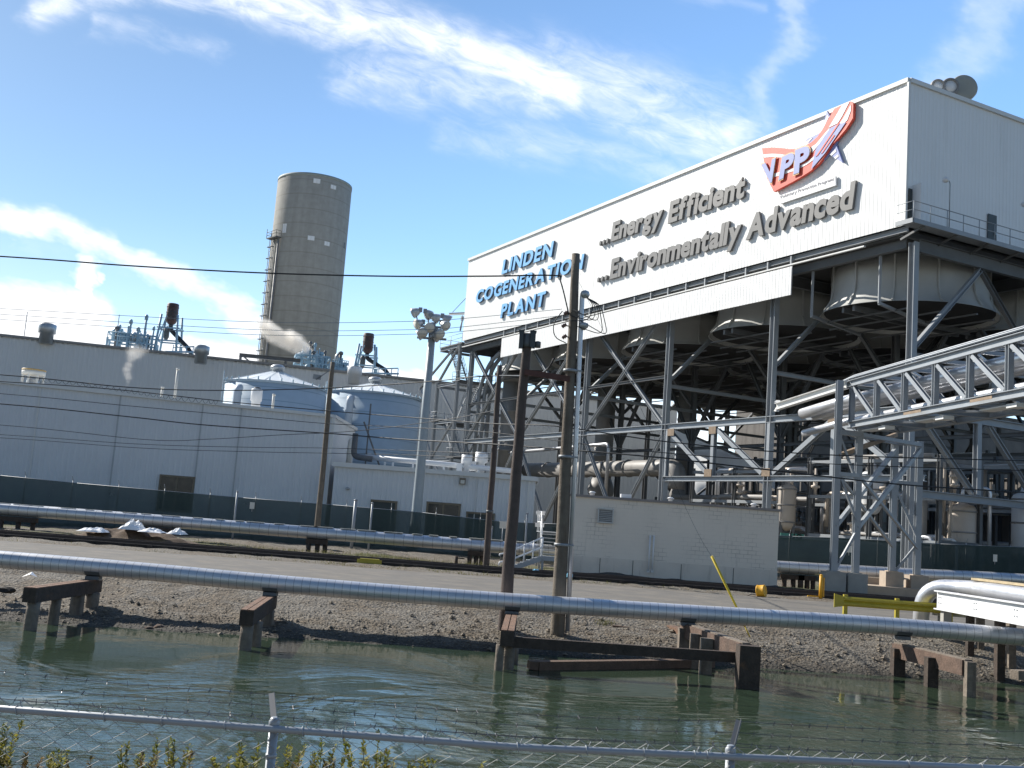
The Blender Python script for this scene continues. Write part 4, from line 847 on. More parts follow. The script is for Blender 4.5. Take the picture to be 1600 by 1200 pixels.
g = MB(); ring = [Vector((c.x, c.y, zt+.2))+n*(RS+.1)-tng*1.9, Vector((c.x, c.y, zt+.2))+n*(RS+1.25)-tng*1.9, Vector((c.x, c.y, zt+.2))+n*(RS+1.25)+tng*1.9, Vector((c.x, c.y, zt+.2))+n*(RS+.1)+tng*1.9]
for h_ in (.6, 1.2): g.tube([q+Vector((0, 0, h_)) for q in ring], .05, 5)
for q in ring+[(ring[1]+ring[2])/2]: g.tube([q, q+Vector((0, 0, 1.9 if q is ring[1] else 1.25))], .06, 5)
part('railing', g, M['steel_dark'], pf)
for k, (o, m_) in enumerate(((-1.5, 'steel'), (-.2, 'steel'), (1.3, 'duct'))):
    q = Vector((c.x, c.y, 1.4))+n*(RS+.5)+tng*o; g = MB()
    if k < 2:
        for a in (-.3, .3): g.tube([q+tng*a, q+tng*a+Vector((0, 0, zt-1.4))], .07, 5)
        for i in range(int((zt-1.4)/1.2)): g.tube([q-tng*.3+Vector((0, 0, i*1.2)), q+tng*.3+Vector((0, 0, i*1.2))], .05, 4)
        for i in range(int((zt-1.4)/2.4)): g.lathe(q+n*.25+Vector((0, 0, i*2.4+2)), [(.42, -.05), (.42, .05)], 8)
        part('caged_ladder', g, M[m_], t)
    else: g.tube([q-n*.2, q-n*.2+Vector((0, 0, zt-1.4))], .22, 8); part('cable_riser', g, M[m_], t)
# ================================================================== TANKS
def tank(label, cx, cy, r, ze, za, pipe_px, side):
    t = thing('storage_tank', label, 'tank', (cx, cy, 1.3), 0, 'blue storage tanks behind the white buildings')
    g = MB(); g.lathe((cx, cy, 0), [(r, 1.3), (r, ze)], 48); g.lathe((cx, cy, ze), [(r+.06, -.12), (r+.06, .06)], 48); part('shell', g, M['tank_blue'], t)
    g = MB(); g.lathe((cx, cy, ze+.062), [(r+.12, 0), (r*.5, (za-ze)*.5), (.3, za-ze-.08)], 48, smooth=False)
    for k in range(20):
        a = 2*pi*k/20; g.bar((cx+cos(a)*(r+.1), cy+sin(a)*(r+.1), ze+.09), (cx+cos(a)*.4, cy+sin(a)*.4, za), .05, .025)
    part('roof', g, M['tank_roof'], t)
    g = MB(); g.lathe((cx, cy, za-.15), [(.5, 0), (.5, .3), (.66, .32), (.66, .55), (.4, .75), (.0, .82)], 16); part('roof_vent', g, M['vent_metal'], t)
    x = at(pipe_px, 610, cy-r).x; g = MB(); yy = cy-sqrt(max(.1, r*r-(x-cx)**2))-.5; g.tube(arc([(x+.1, yy+1.2, ze-.75), (x, yy, ze-.7), (x, yy, 1.3)], 5, .6), .36, 12); part('side_pipe', g, mat('pipe_blue_white', (.45, .52, .60), .45, var=.08), t)
    a = side; q = Vector((cx+cos(a)*(r+.15), cy+sin(a)*(r+.15), 0)); tg = Vector((-sin(a), cos(a), 0)); g = MB()
    for s in (-.3, .3): g.tube([q+tg*s+Vector((0, 0, 1.3)), q+tg*s+Vector((0, 0, ze+1))], .04, 5)
    for i in range(int((ze-1)/.5)): g.tube([q-tg*.3+Vector((0, 0, 1.5+i*.5)), q+tg*.3+Vector((0, 0, 1.5+i*.5))], .025, 4)
    part('ladder', g, M['blue_steel'], t)
    for k in range(14):
        g = MB(); a = pi+pi*(k+.5)/14+.2; g.tube([(cx+cos(a)*r, cy+sin(a)*r, ze), (cx+cos(a)*r, cy+sin(a)*r, ze+.35)], .06, 5); part('roof_bracket', g, M['blue_steel'], t)
tank('left blue storage tank with pale conical roof, partly hidden by the white building', -21.4, 97, 4.5, 14.35, 15.8, 371, radians(195))
tank('right blue storage tank with pale conical roof, next to the floodlight mast', -12.95, 101, 4.42, 14.55, 15.85, 549, radians(200))
# ================================================================== WHITE BUILDINGS ON THE LEFT
A0 = Vector((-36, 75, 0)); A1 = Vector((-12.86, 78.3, 0)); dA = (A1-A0).normalized(); nA = Vector((dA.y, -dA.x, 0)); A_ = A0-dA*34
t = thing('warehouse', 'long pale ribbed metal warehouse behind the green screened fence', 'building', (A1.x, A1.y, 1.3))
za, zb_ = 10.85, 10.42; LA = (A1-A_).length; ztop = lambda s: za+.0+(zb_-za)*max(0, (s-34))/(LA-34) if s > 34 else za+.0+.02*(34-s)
g = MB(); g.corr(A_, A1, 1.0, lambda q: ztop(q*LA), nA, .38, .03); part('front_wall', g, M['cladding_mid'], t)
B1 = A1+Vector((.15, 10.6, 0)); g = MB(); g.corr(A1, B1, 1.0, 10.40, (1, 0, 0), .4, .03); part('end_wall', g, M['cladding_mid'], t)
g = MB(); g.prism([A_+Vector((0, .2, ztop(0)-.1)), A0+Vector((0, .2, za-.1)), A1+Vector((-.1, .2, zb_-.1)), B1+Vector((-.1, 0, zb_-.1)), A_+Vector((-4, 14, za-.1))], (0, 0, .06)); part('roof', g, M['trim'], t)
g = MB()
g.bar(A0+Vector((0, 0, za+.03))+nA*.06, A1+Vector((0, 0, zb_+.03))+nA*.06, .28, .22); g.bar(A_+Vector((0, 0, ztop(0)+.03))+nA*.06, A0+Vector((0, 0, za+.03))+nA*.06, .28, .22); g.bar(A1+Vector((.06, 0, zb_+.03)), B1+Vector((.06, 0, zb_+.03)), .28, .22); part('eave_flashing', g, M['trim'], t)
for px_ in (54, 180, 310, 371):
    s = (at(px_, 700, 75.5+px_/520*2.5)-A_).dot(dA); p = A_+dA*s+nA*.05; g = MB(); g.bar(p+Vector((0, 0, 1.2)), p+Vector((0, 0, ztop(s)-.1)), .10, .06, up=nA); part('wall_seam' if px_ > 60 else 'downpipe', g, M['trim' if px_ < 60 else 'cladding_grey'], t)
g = MB(); g.bar(A1+nA*.05+Vector((.03, 0, 1.1)), A1+nA*.05+Vector((.03, 0, zb_-.1)), .2, .2); part('corner_trim', g, M['trim'], t)
def opening(parent, p0, d, n, s, z, w_, h_, m_='glass_dark', split=True, name='window'):
    c = p0+d*s+Vector((0, 0, z)); g = MB(); o = n*.04
    g.prism([c+d*(a*w_/2)+Vector((0, 0, b*h_/2))+o for a, b in ((-1, -1), (1, -1), (1, 1), (-1, 1))], n*.04); f = part(name, g, M[m_], parent)
    g = MB(); zz = Vector((0, 0, 1))
    for b in (-1, 1): g.bar(c+d*(-w_/2-.08)+zz*(b*h_/2)+n*.09, c+d*(w_/2+.08)+zz*(b*h_/2)+n*.09, .14, .14)
    for a in ((-1, 0, 1) if split else (-1, 1)): g.bar(c+d*(a*w_/2)+zz*(-h_/2+.07)+n*.09, c+d*(a*w_/2)+zz*(h_/2-.07)+n*.09, .14, .12)
    part('frame', g, M['shade_frame'], f); return f
opening(t, A0, dA, nA, (at(273, 775, 76.4)-A0).dot(dA), 4.0, 2.3, 2.4)
p = at(760-350+140, 668, 84); 
g = MB(); g.tube(arc([Vector((-12.6, 86, 7.4)), Vector((-12.5, 86, 9.2)), Vector((-12.6, 87.5, 9.4))], 4, .4), .25, 8); part('vent_pipe', g, M['off_white'], t)
B0 = Vector((-12.25, 77.3, 0)); BE = Vector((2.2, 77.3, 0))
t = thing('workshop', 'low pale ribbed metal workshop with shuttered openings right of the warehouse', 'building', (-5, 77.3, 1.3))
zl = 7.05; g = MB(); g.corr(B0, BE, 1.0, zl, (0, -1, 0), .36, .03); part('front_wall', g, M['cladding_mid'], t)
g = MB(); g.corr(BE, BE+Vector((0, 13, 0)), 1.0, zl, (1, 0, 0), .36, .03); part('end_wall', g, M['cladding_mid'], t)
g = MB(); g.box((-5, 83.9, zl-.15), (14.3, 12.9, .1)); part('roof', g, M['cladding_grey'], t)
g = MB(); g.bar((-12.4, 77.2, zl-.12), (2.3, 77.2, zl-.12), .3, .32); g.bar((2.27, 77.36, zl-.12), (2.27, 90, zl-.12), .26, .32); part('eave_gutter', g, M['trim'], t)
g = MB(); g.bar((-2.0, 77.24, 1.1), (-2.0, 77.24, zl-.3), .05, .05); g.bar((1.75, 77.22, 1.1), (1.75, 77.22, zl-.3), .12, .1); part('wall_seam', g, M['trim'], t)
X = Vector((1, 0, 0)); Yn = Vector((0, -1, 0))
def xs_(px_, py_): return (at(px_, py_, 77.3)-B0).x
opening(t, B0, X, Yn, xs_(599, 800), 3.1, 1.75, 2.9, 'door_dark', False, 'shutter'); opening(t, B0, X, Yn, xs_(692, 805), 3.6, 2.3, 2.2); opening(t, B0, X, Yn, xs_(750, 815), 2.7, 1.9, 3.0, 'door_dark', False, 'door')
g = MB(); q = at(723, 752, 77.2); g.box((q.x, 77.1, q.z), (.42, .3, .45)); wl_ = part('wall_lamp', g, M['shade_frame'], t); g = MB(); g.box((q.x, 76.93, q.z-.05), (.3, .06, .26)); part('lens', g, M['off_white'], wl_)
g = MB(); q = at(543, 765, 77.2); g.lathe((q.x, 77.15, q.z), [(.14, 0), (.16, .1), (.05, .2)], 10); part('bell', g, M['vent_metal'], t)
# roof kit on the workshop
t = thing('roof_pipework', 'white insulated pipe on short stands along the workshop roof', 'pipework', (-6, 80, 7))
g = MB(); g.tube([(-10.5, 80, 7.75), (-4.5, 80, 7.65), (1.2, 80, 7.5)], .2, 10); part('pipe', g, M['white_paint'], t)
for x in (-9, -8.4, -6.9, -4.6, -2):
    g = MB(); g.bar((x, 80, 6.95), (x, 80, 7.5), .14, .14); part('stand', g, M['white_paint'], t)
g = MB(); g.tube(arc([(-11.3, 79.5, 9.4), (-11.3, 79.5, 7.7), (-9.9, 79.6, 7.6)], 4, .4), .22, 8); part('elbow', g, M['steel_dark'], t)
g = MB(); 
for a in ((-10.6, 79, 10.6), (-10.0, 79, 7)), : g.bar(Vector((-10.9, 80.5, 10.4)), Vector((-9.4, 80.5, 7.1)), .12, .12); g.bar(Vector((-10.5, 80.5, 11.8)), Vector((-10.5, 80.5, 7.1)), .1, .1)
part('stay', g, M['steel_dark'], t)
def stack(px_, py_, Y, r, h, label):
    p = at(px_, py_, Y); g = MB(); t = thing('roof_vent_stack', label, 'vent', (p.x, Y, p.z-h), 0, 'white vent stacks on the workshop roof')
    g.lathe((p.x, Y, p.z-h), [(r*.62, -.3), (r*.62, h*.45), (r, h*.52), (r, h)], 20); part('stack', g, M['white_paint'], t)
    g = MB(); g.box((p.x-r*1.25, Y-.1, p.z-h*.72), (r*1.0, .8, h*.45)); part('fan_box', g, M['white_paint'], t)
stack(730, 711, 80, .40, 1.35, 'shorter left white vent stack on the workshop roof'); stack(753, 707, 81, .48, 1.5, 'taller right white vent stack on the workshop roof')
# roof kit on the warehouse
def pot(px_, py_, Y, r, h, label, m_='vent_metal', group='metal roof fans', cap=None):
    p = at(px_, py_, Y); t = thing('roof_fan', label, 'roof fan', (p.x, Y, p.z-h), 0, group); g = MB()
    g.lathe((p.x, Y, p.z-h), [(r*.8, -.6), (r*.8, h*.35), (r, h*.4), (r, h*.97), (r*.93, h)], 24); part('housing', g, M[m_], t)
    g = MB(); g.lathe((p.x, Y, p.z-.06), [(r*.6, 0), (r*.6, .18), (r*.2, .22)], 16); part('damper', g, M['steel_dark'], t); return t
pot(75, 507, 136, 1.08, 1.9, 'round metal roof fan at the left end of the long shed roof', 'vent_metal'); pot(316, 541, 139, .98, 1.7, 'round metal roof fan between the left silencer and the silo', 'vent_metal')
pot(555, 574, 143, .98, 1.7, 'squat white roof fan beside the right silencer', 'white_paint')
p = at(52, 588, 80); t = thing('roof_exhaust', 'white louvred exhaust drum with a brass coloured rim on the warehouse roof', 'exhaust', (p.x, 80, 10.8))
g = MB(); g.lathe((p.x, 80, 10.5), [(.78, 0), (.78, .4)], 24); g.lathe((p.x, 80, 12.0), [(.84, 0), (.84, .32), (.7, .32), (.7, 0)], 24, close=True)
for k in range(8): a = 2*pi*k/8; g.bar((p.x+cos(a)*.78, 80+sin(a)*.78, 10.8), (p.x+cos(a)*.78, 80+sin(a)*.78, 12.0), .12, .1)
part('cage', g, M['off_white'], t); g = MB(); g.lathe((p.x, 80, 10.7), [(.45, 0), (.45, 1.0)], 16); part('core', g, M['vent_metal'], t)
g = MB(); g.lathe((p.x, 80, 12.33), [(.86, 0), (.86, .1), (.68, .1), (.68, 0)], 24, close=True); part('rim', g, mat('brass_rim', (.5, .33, .12), .5), t)
for px_, Y, h, l in ((402, 82, 1.5, 'white roof vent pot in front of the left blue tank'), ): pot(px_, 608, Y, .43, h, l, 'white_paint', 'metal roof fans')
for px_, y0, y1, Y, l in ((428, 617, 636, 80, 'thin white pipe stub on the warehouse roof in front of the left tank'), (278, 577, 622, 79, 'tall slim white pipe on the warehouse roof'), (254, 606, 616, 79, 'short slim white pipe left of the tall slim white pipe')):
    a = at(px_, y0, Y); g = MB(); g.tube([(a.x, Y, 10.2), (a.x, Y, a.z)], .10, 8); g.lathe((a.x, Y, a.z), [(.13, -.05), (.13, .05), (.05, .08)], 8); single('roof_pipe', g, M['off_white'], l, 'pipe')
# ================================================================== LONG SHED BEHIND
S0 = at(0, 522, 135); S1 = at(722, 604, 150.5); dS = (S1-S0); dS.z = 0; dS.normalize(); nS = Vector((dS.y, -dS.x, 0)); SA = S0-dS*60; SB = S1+dS*33; zs = 22.6
t = thing('long_shed', 'very long plain grey beige shed stretching behind the tanks and the silo', 'building', (S0.x, S0.y, 1.4))
g = MB(); g.corr(SA, SB, 1.2, zs, nS, .6, .03); part('front_wall', g, M['shed'], t)
g = MB(); g.prism([Vector((q.x, q.y, zs-.3)) for q in (SA, SB, SB-nS*40, SA-nS*40)], (0, 0, .2)); part('roof', g, M['shed'], t)
g = MB(); g.prism([Vector((q.x, q.y, 1.2)) for q in (SB, SB-nS*40, SB-nS*40-dS*.3, SB-dS*.3)], (0, 0, zs-1.3)); part('end_wall', g, M['shed'], t)
g = MB(); g.bar(Vector((SA.x, SA.y, zs))+nS*.1, Vector((SB.x, SB.y, zs))+nS*.1, .4, .3); part('eave_flashing', g, M['duct'], t)
def on_shed(px_, back=3.):
    d = ray(px_, 560); P0 = S0-nS*back; k = (P0-CAM).dot(nS)/d.dot(nS); q = CAM+d*k; return Vector((q.x, q.y, zs-.1))
# process skids: clusters of pale blue steel, pots and pipes on the roof
def skid(label, px0, px1, hmax, seed, pipes):
    rnd = random.Random(seed); a = on_shed(px0); b = on_shed(px1); t = thing('process_skid', label, 'process plant', (a+b)/2, 0, 'process skids on the long shed roof')
    W = (b-a).length; g = MB(); nb = 5
    for i in range(nb+1):
        for j in (0, 3.0):
            q = a+(b-a)*(i/nb)-nS*j; h = hmax*(.35+.35*(1-abs(i/nb-.5)*2)) if i in (1, 2, 3, 4) else hmax*.32
            g.bar(q, q+Vector((0, 0, h)), .22, .22)
    for z in (.28, .5):
        for j in (0, 3.0): g.bar(a-nS*j+Vector((0, 0, hmax*z*.9)), b-nS*j+Vector((0, 0, hmax*z*.9)), .18, .2)
        for i in range(nb+1): q = a+(b-a)*(i/nb)+Vector((0, 0, hmax*z*.9)); g.bar(q, q-nS*3, .15, .18)
    g.bar(a+(b-a)*.2, a+(b-a)*.4+Vector((0, 0, hmax*.45)), .14, .14); g.bar(a+(b-a)*.8, a+(b-a)*.6+Vector((0, 0, hmax*.45)), .14, .14); part('frame', g, M['blue_steel'], t)
    for i in range(pipes):
        f = rnd.uniform(.1, .9); q = a+(b-a)*f-nS*rnd.uniform(.2, 2.8); h = hmax*rnd.uniform(.45, 1.0)*(1 if .3 < f < .8 else .75); r = rnd.uniform(.10, .24); g = MB(); g.tube([q, q+Vector((0, 0, h))], r, 8); g.lathe(q+Vector((0, 0, h*.86)), [(r*1.5, 0), (r*1.6, h*.1), (r, h*.13)], 8); part('vent_pipe', g, M[rnd.choice(('steel_dark', 'blue_steel', 'steel', 'steel_dark'))], t)
    for i in range(6):
        f = rnd.uniform(.1, .9); q = a+(b-a)*f-nS*rnd.uniform(.3, 2)+Vector((0, 0, hmax*rnd.choice((.02, .27, .27, .47)))); r = rnd.uniform(.35, .7); g = MB(); h = rnd.uniform(.9, 1.7); g.lathe(q, [(r*.6, 0), (r, .2), (r, h-.3), (r*.5, h), (.1, h+.1)], 14); part('vessel', g, M[rnd.choice(('vent_metal', 'white_paint', 'blue_steel'))], t)
    g = MB()
    for i in range(8):
        q = a+(b-a)*rnd.uniform(0, .7)-nS*rnd.uniform(-.2, 3)+Vector((0, 0, hmax*rnd.uniform(.05, .5))); e = q+(b-a)*rnd.uniform(.12, .3); g.tube(arc([q, e, e+Vector((0, 0, rnd.uniform(-1, 1.3)))], 3, .3), .09, 6)
    part('pipework', g, M['blue_steel'], t)
    g = MB()
    for z in (.5, 1.0): g.tube([a+nS*.3+Vector((0, 0, hmax*.27+z)), b+nS*.3+Vector((0, 0, hmax*.27+z))], .05, 5)
    for i in range(9): q = a+(b-a)*(i/8)+nS*.3+Vector((0, 0, hmax*.27)); g.tube([q, q+Vector((0, 0, 1))], .05, 5)
    part('railing', g, M['blue_steel'], t)
skid('left process skid of pale blue steel and dark vent pipes on the long shed roof', 164, 242, 5.6, 21, 11); skid('middle process skid of pale blue steel at the foot of the silo', 462, 516, 4.9, 33, 9)
skid('small right process skid of vent pipes between the silo and the white roof fan', 520, 545, 3.8, 45, 6)
def silencer(label, pxc, drum_top_px, drum_h, r, seed):
    q = on_shed(pxc, 5); Yq = q.y; top = at(pxc, drum_top_px, Yq).z; t = thing('roof_silencer', label, 'silencer', q, 0, 'drum silencers on blue legs on the long shed roof')
    g = MB(); g.lathe((q.x, q.y, top-drum_h), [(r*.55, -.35), (r*.95, 0), (r, .15), (r, drum_h-.1), (r*.9, drum_h), (r*.7, drum_h-.1)], 24); dr = part('drum', g, M['maroon'], t)
    for z in (.2, .5, .8): g = MB(); g.lathe((q.x, q.y, top-drum_h+drum_h*z), [(r+.005, -.06), (r+.05, -.04), (r+.05, .04), (r+.005, .06)], 24); part('band', g, M['maroon'], dr)
    zb = top-drum_h
    for sx in (-1, 1):
        for sy in (-1, 1):
            g = MB(); g.tube([q+Vector((sx*1.55, sy*1.2, 0)), Vector((q.x+sx*1.1, q.y+sy*1.0, zb+.8))], .16, 8); part('leg', g, M['blue_steel'], t)
    g = MB()
    for z in (.45, .8):
        for sy in (-1, 1): g.bar(q+Vector((-1.45, sy*1.1, (zb-q.z)*z)), q+Vector((1.45, sy*1.1, (zb-q.z)*z)), .14, .2)
        for sx in (-1, 1): g.bar(q+Vector((sx*1.45, -1.1, (zb-q.z)*z)), q+Vector((sx*1.45, 1.1, (zb-q.z)*z)), .14, .2)
    g.bar(q+Vector((-1.4, -1.3, 1)), q+Vector((-.3, -1.3, zb-q.z+.6)), .12, .12); part('brace', g, M['blue_steel'], t)
    g = MB(); g.tube(arc([Vector((q.x, q.y, zb-.1)), Vector((q.x, q.y, zb-1.1)), q+Vector((2.9, -.5, 1.5)), q+Vector((3.6, -.7, .5)), q+Vector((3.7, -.7, -.4))], 6, .8), .30, 10); part('outlet_pipe', g, M['black_pipe'], t)
    g = MB(); g.lathe(q+Vector((-.6, .4, zb-q.z-2.6)), [(.15, 0), (.4, .5), (.4, 1.6), (.12, 2.0)], 10); part('valve', g, M['steel_dark'], t)
    g = MB(); g.tube([q+Vector((-1.5, -1.6, .6)), q+Vector((5.0, -2.0, .9))], .14, 6); g.tube([q+Vector((1.2, -1.4, 1.4)), q+Vector((4.8, -1.8, 1.7))], .10, 6)
    for k in range(5): g.tube([q+Vector((1.2+.9*k, -1.7, 0)), q+Vector((1.2+.9*k, -1.7, 1.7))], .07, 5)
    part('pipework', g, M['blue_steel'], t)
silencer('left maroon drum silencer on pale blue legs on the long shed roof', 261, 474, 2.5, .78, 1); silencer('right maroon drum silencer on pale blue legs near the floodlight mast', 573, 521, 2.5, .76, 2)
a = on_shed(378, 2); b = on_shed(424, 2); g = MB(); g.ibeam(a+Vector((-.4, 0, 1.15)), b+Vector((4, 0, 1.1)), .4, .5, .06); g.bar(a+Vector((-.2, 0, .2)), a+Vector((-.2, 0, 1)), .3, .3); g.bar(a+Vector((.3, 0, .9)), a+Vector((1.6, 0, .0)), .2, .2); g.bar(b+Vector((2, 0, 0)), b+Vector((2, 0, 1)), .3, .3); single('roof_beam', g, M['steel_dark'], 'dark steel beam propped on the long shed roof left of the silo', 'beam')
for px_, h in ((33, 3.6), (178, 4.6)):
    a = on_shed(px_, 1); g = MB(); g.tube([a, a+Vector((0, 0, h))], .05, 5); g.lathe(a, [(.15, 0), (.15, .2)], 8); single('roof_mast', g, M['cable_pale'], 'thin lightning rod near the left end of the long shed roof' if px_ < 100 else 'thin lightning rod beside the left process skid', 'rod')
# far dark process hall and tree line beyond the frame
g = MB(); Q0 = L(74, 20, 0); 
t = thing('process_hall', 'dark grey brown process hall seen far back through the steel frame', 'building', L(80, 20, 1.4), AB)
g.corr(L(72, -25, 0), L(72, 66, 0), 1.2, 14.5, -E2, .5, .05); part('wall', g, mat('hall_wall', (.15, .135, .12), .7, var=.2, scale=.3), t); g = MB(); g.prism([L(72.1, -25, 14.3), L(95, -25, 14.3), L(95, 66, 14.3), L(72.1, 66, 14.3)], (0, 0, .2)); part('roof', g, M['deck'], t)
# ================================================================== GREEN SCREENED FENCE
t = thing('screened_fence', 'long chain link fence hung with dark green privacy screen', 'fence', (0, 69, 1.3))
ft = [at(-420, 712, 66), at(0, 743, 68.5), at(120, 755, 69), at(380, 778, 69.5), at(520, 789, 70), at(660, 801, 70.3), at(780, 815, 70.6), at(842, 818, 70.8), at(960, 822, 70.8), at(1235, 838, 70.8), at(1340, 842, 70.8), at(1470, 850, 70.8), at(1620, 856, 70.8), at(1900, 868, 70.8)]
g = MB()
for a, b in zip(ft, ft[1:]):
    L_ = (b-a).length; k = max(1, int(L_/1.5))
    for i in range(k):
        p = a+(b-a)*(i/k); q = a+(b-a)*((i+1)/k); w1 = .05*noise.noise(Vector((p.x*.8, 0, 1))); w2 = .05*noise.noise(Vector((q.x*.8, 0, 1)))
        g.add([(p.x, p.y+w1, 1.0), (q.x, q.y+w2, 1.0), (q.x, q.y, q.z+w2*.4), (p.x, p.y, p.z+w1*.4)], [(0, 1, 2, 3)])
part('privacy_screen', g, M['screen'], t)
def fz(x):
    for a, b in zip(ft, ft[1:]):
        if a.x <= x <= b.x: return a.z+(b.z-a.z)*(x-a.x)/(b.x-a.x), a.y+(b.y-a.y)*(x-a.x)/(b.x-a.x)
x = -42.
while x < 44:
    z, y = fz(x); g = MB(); g.tube([(x, y+.06, 1.0), (x, y+.06, z+.15)], .035, 6); g.tube([(x, y+.06, z+.12), (x, y-.18, z+.42)], .02, 5); part('post', g, M['steel'], t); x += 2.9
g = MB()
for a, b in zip(ft, ft[1:]): g.tube([a+Vector((0, .05, .0)), b+Vector((0, .05, 0))], .025, 5)
part('top_rail', g, M['steel'], t)
def fence_post(px_, py_, h, label, r=.06):
    p = at(px_, py_, 67.6); g = MB(); g.tube([(p.x, 67.6, 1.1), (p.x, 67.6, p.z)], r, 8); g.lathe((p.x, 67.6, p.z), [(r*1.3, -.05), (r*1.3, .02), (0, .06)], 8); single('steel_post', g, M['galv'], label, 'post')
fence_post(371, 768, 3, 'pale steel post in front of the green fence under the warehouse'); fence_post(556, 781, 3, 'thick pale steel post in front of the green fence left of the shutter', .1); fence_post(582, 786, 3, 'thin steel post at the left edge of the dark shutter')
fence_post(769, 823, 3, 'short thin post in front of the green fence behind the dark brown pole', .05); fence_post(824, 802, 3, 'thin steel post at the end of the green fence by the metal stairs', .06)
def fsign(px_, py_, w_, h_, label, pole=False):
    p = at(px_, py_, 69.2 if not pole else 67.4); g = MB(); g.box((p.x, p.y, p.z), (w_, .03, h_)); t = thing('notice_sign', label, 'sign', (p.x, p.y, 1.3)); part('board', g, M['off_white'], t)
    g = MB(); g.tube([(p.x, p.y+.05, 1.1 if pole else p.z-.4), (p.x, p.y+.05, p.z+h_/2)], .03, 6); part('post', g, M['galv'], t)
fsign(394, 790, .30, .42, 'small blank pale notice on the green fence under the warehouse'); fsign(786, 820, .42, .45, 'pale notice on a thin post beside the green fence near the stairs', True); fsign(1327, 858, .3, .42, 'small pale notice on the green fence behind the trestle legs'); fsign(1555, 872, .25, .45, 'small pale notice on the green fence at the right edge')
# band of pale cladding with a green name board beyond the fence
t = thing('site_trailer', 'low pale site trailer with a green board behind the fence right of the block building', 'trailer', (19, 73, 1.3))
a = at(1215, 838, 73.5); b = at(1466, 846, 73.5); g = MB(); g.box(((a.x+b.x)/2, 74.7, 2.6), (b.x-a.x, 2.4, 2.9)); part('body', g, M['cladding_grey'], t); g = MB(); g.box(((a.x+b.x)/2, 74.7, 4.12), (b.x-a.x+.2, 2.6, .14)); part('roof', g, M['trim'], t)
q = at(1238, 836, 73.4); g = MB(); g.box((q.x, 73.44, q.z-.1), (1.6, .06, .40)); part('board', g, mat('board_green', (.10, .30, .22), .5, var=.05), t)
vsx = 0; g = MB()
for ch in 'HO':
    vs, fs, nn = glyph(ch, .03, .04); x0 = min(v.x for v in vs); g.add([(q.x-.15+vsx+(v.x-x0)*.5, 73.39, q.z-.26+v.y*.5) for v in vs], fs); vsx += .42
part('lettering', g, M['logo_white'], t)
# ================================================================== UTILITY POLES, MAST
def pole(label, base, top, r0, r1, m_, group='wooden utility poles'):
    t = thing('utility_pole', label, 'utility pole', (base.x, base.y, base.z), 0, group); g = MB(); d = top-base
    pts = [base-d*.03]+[base+d*(i/14)+Vector((noise.noise(Vector((i*.4, base.x, 0)))*.03, 0, 0)) for i in range(15)]; g.tube(pts, r0, 14, r2=r1); part('shaft', g, M[m_], t); return t
b1 = at(871, 985, 32.9); t1 = at(900.5, 397, 32.9); P1 = pole('tallest weathered utility pole with a silver conduit on its right side', b1, t1, .225, .125, 'wood_pole')
def on(b, t_, s): return b+(t_-b)*s
g = MB(); g.tube(arc([b1+Vector((.30, -.05, .0)), on(b1, t1, .5)+Vector((.27, -.05, 0)), on(b1, t1, .88)+Vector((.245, -.05, 0)), on(b1, t1, .895)+Vector((.26, -.08, .0)), on(b1, t1, .885)+Vector((.36, -.1, 0))], 5, .12), .075, 10); part('conduit', g, M['pipe_silver'], P1)
g = MB(); g.lathe(on(b1, t1, .888)+Vector((.33, -.1, 0)), [(.10, -.1), (.15, .0), (.12, .1), (0, .15)], 12); part('weatherhead', g, M['vent_metal'], P1); g = MB(); g.lathe(on(b1, t1, .80)+Vector((.33, -.1, 0)), [(.05, -.1), (.15, .0), (.15, .1), (.05, .14)], 12); part('weatherhead', g, M['vent_metal'], P1)
for s in (.22, .45, .68): g = MB(); q = on(b1, t1, s); g.lathe(q, [(.235, -.04), (.235, .04)], 14); g.bar(q+Vector((.15, -.05, 0)), q+Vector((.36, -.06, 0)), .16, .05); part('strap', g, M['steel'], P1)
rnd = random.Random(4)
for k in range(5):
    a = on(b1, t1, .885)+Vector((.38, -.12, -.06)); e = on(b1, t1, .82+.02*(k % 3))+Vector((-.25+.12*k, -.2, -.1-.05*k)); m_ = (a+e)/2+Vector((.45+.09*k, -.1, -.35-.12*k))
    g = MB(); g.tube(arc([a, a+Vector((.22+.06*k, -.05, -.2)), m_, e], 6, .3), .014, 5); part('drip_loop', g, M['cable'], P1)
for s, dx in ((.835, -.22), (.80, -.27), (.77, -.24)):
    q = on(b1, t1, s)+Vector((dx, -.1, 0)); g = MB(); g.lathe(q, [(.03, -.09), (.075, -.06), (.04, -.03), (.075, 0), (.04, .03), (.06, .07)], 10, axis=(.8, 0, .6)); g.bar(q, on(b1, t1, s), .03, .03); part('insulator', g, mat('porcelain', (.16, .09, .07), .3, var=.1) if s == .835 else bpy.data.materials['porcelain'], P1)
g = MB(); q = on(b1, t1, .83); g.tube(arc([q+Vector((-.35, -.1, .1)), q+Vector((-.62, -.12, -.3)), q+Vector((-.55, -.1, -.75)), q+Vector((-.18, -.15, -.9))], 6, .3), .016, 5); part('drip_loop', g, M['cable'], P1)
b2 = at(787, 985, 32.95); t2 = at(824, 522, 32.95); P2 = pole('stout brown utility pole topped by dark transformer boxes', b2, t2, .205, .14, 'dark_pole')
for dx, w_, h_, z in ((-.16, .13, .5, -.22), (.2, .16, .48, -.2)):
    g = MB(); g.box(t2+Vector((dx-.02, -.12, z)), (w_, .3, h_)); g.box(t2+Vector((dx-.02, -.12, z+h_/2+.02)), (w_+.04, .34, .04)); part('transformer_box', g, M['glass_dark'], P2)
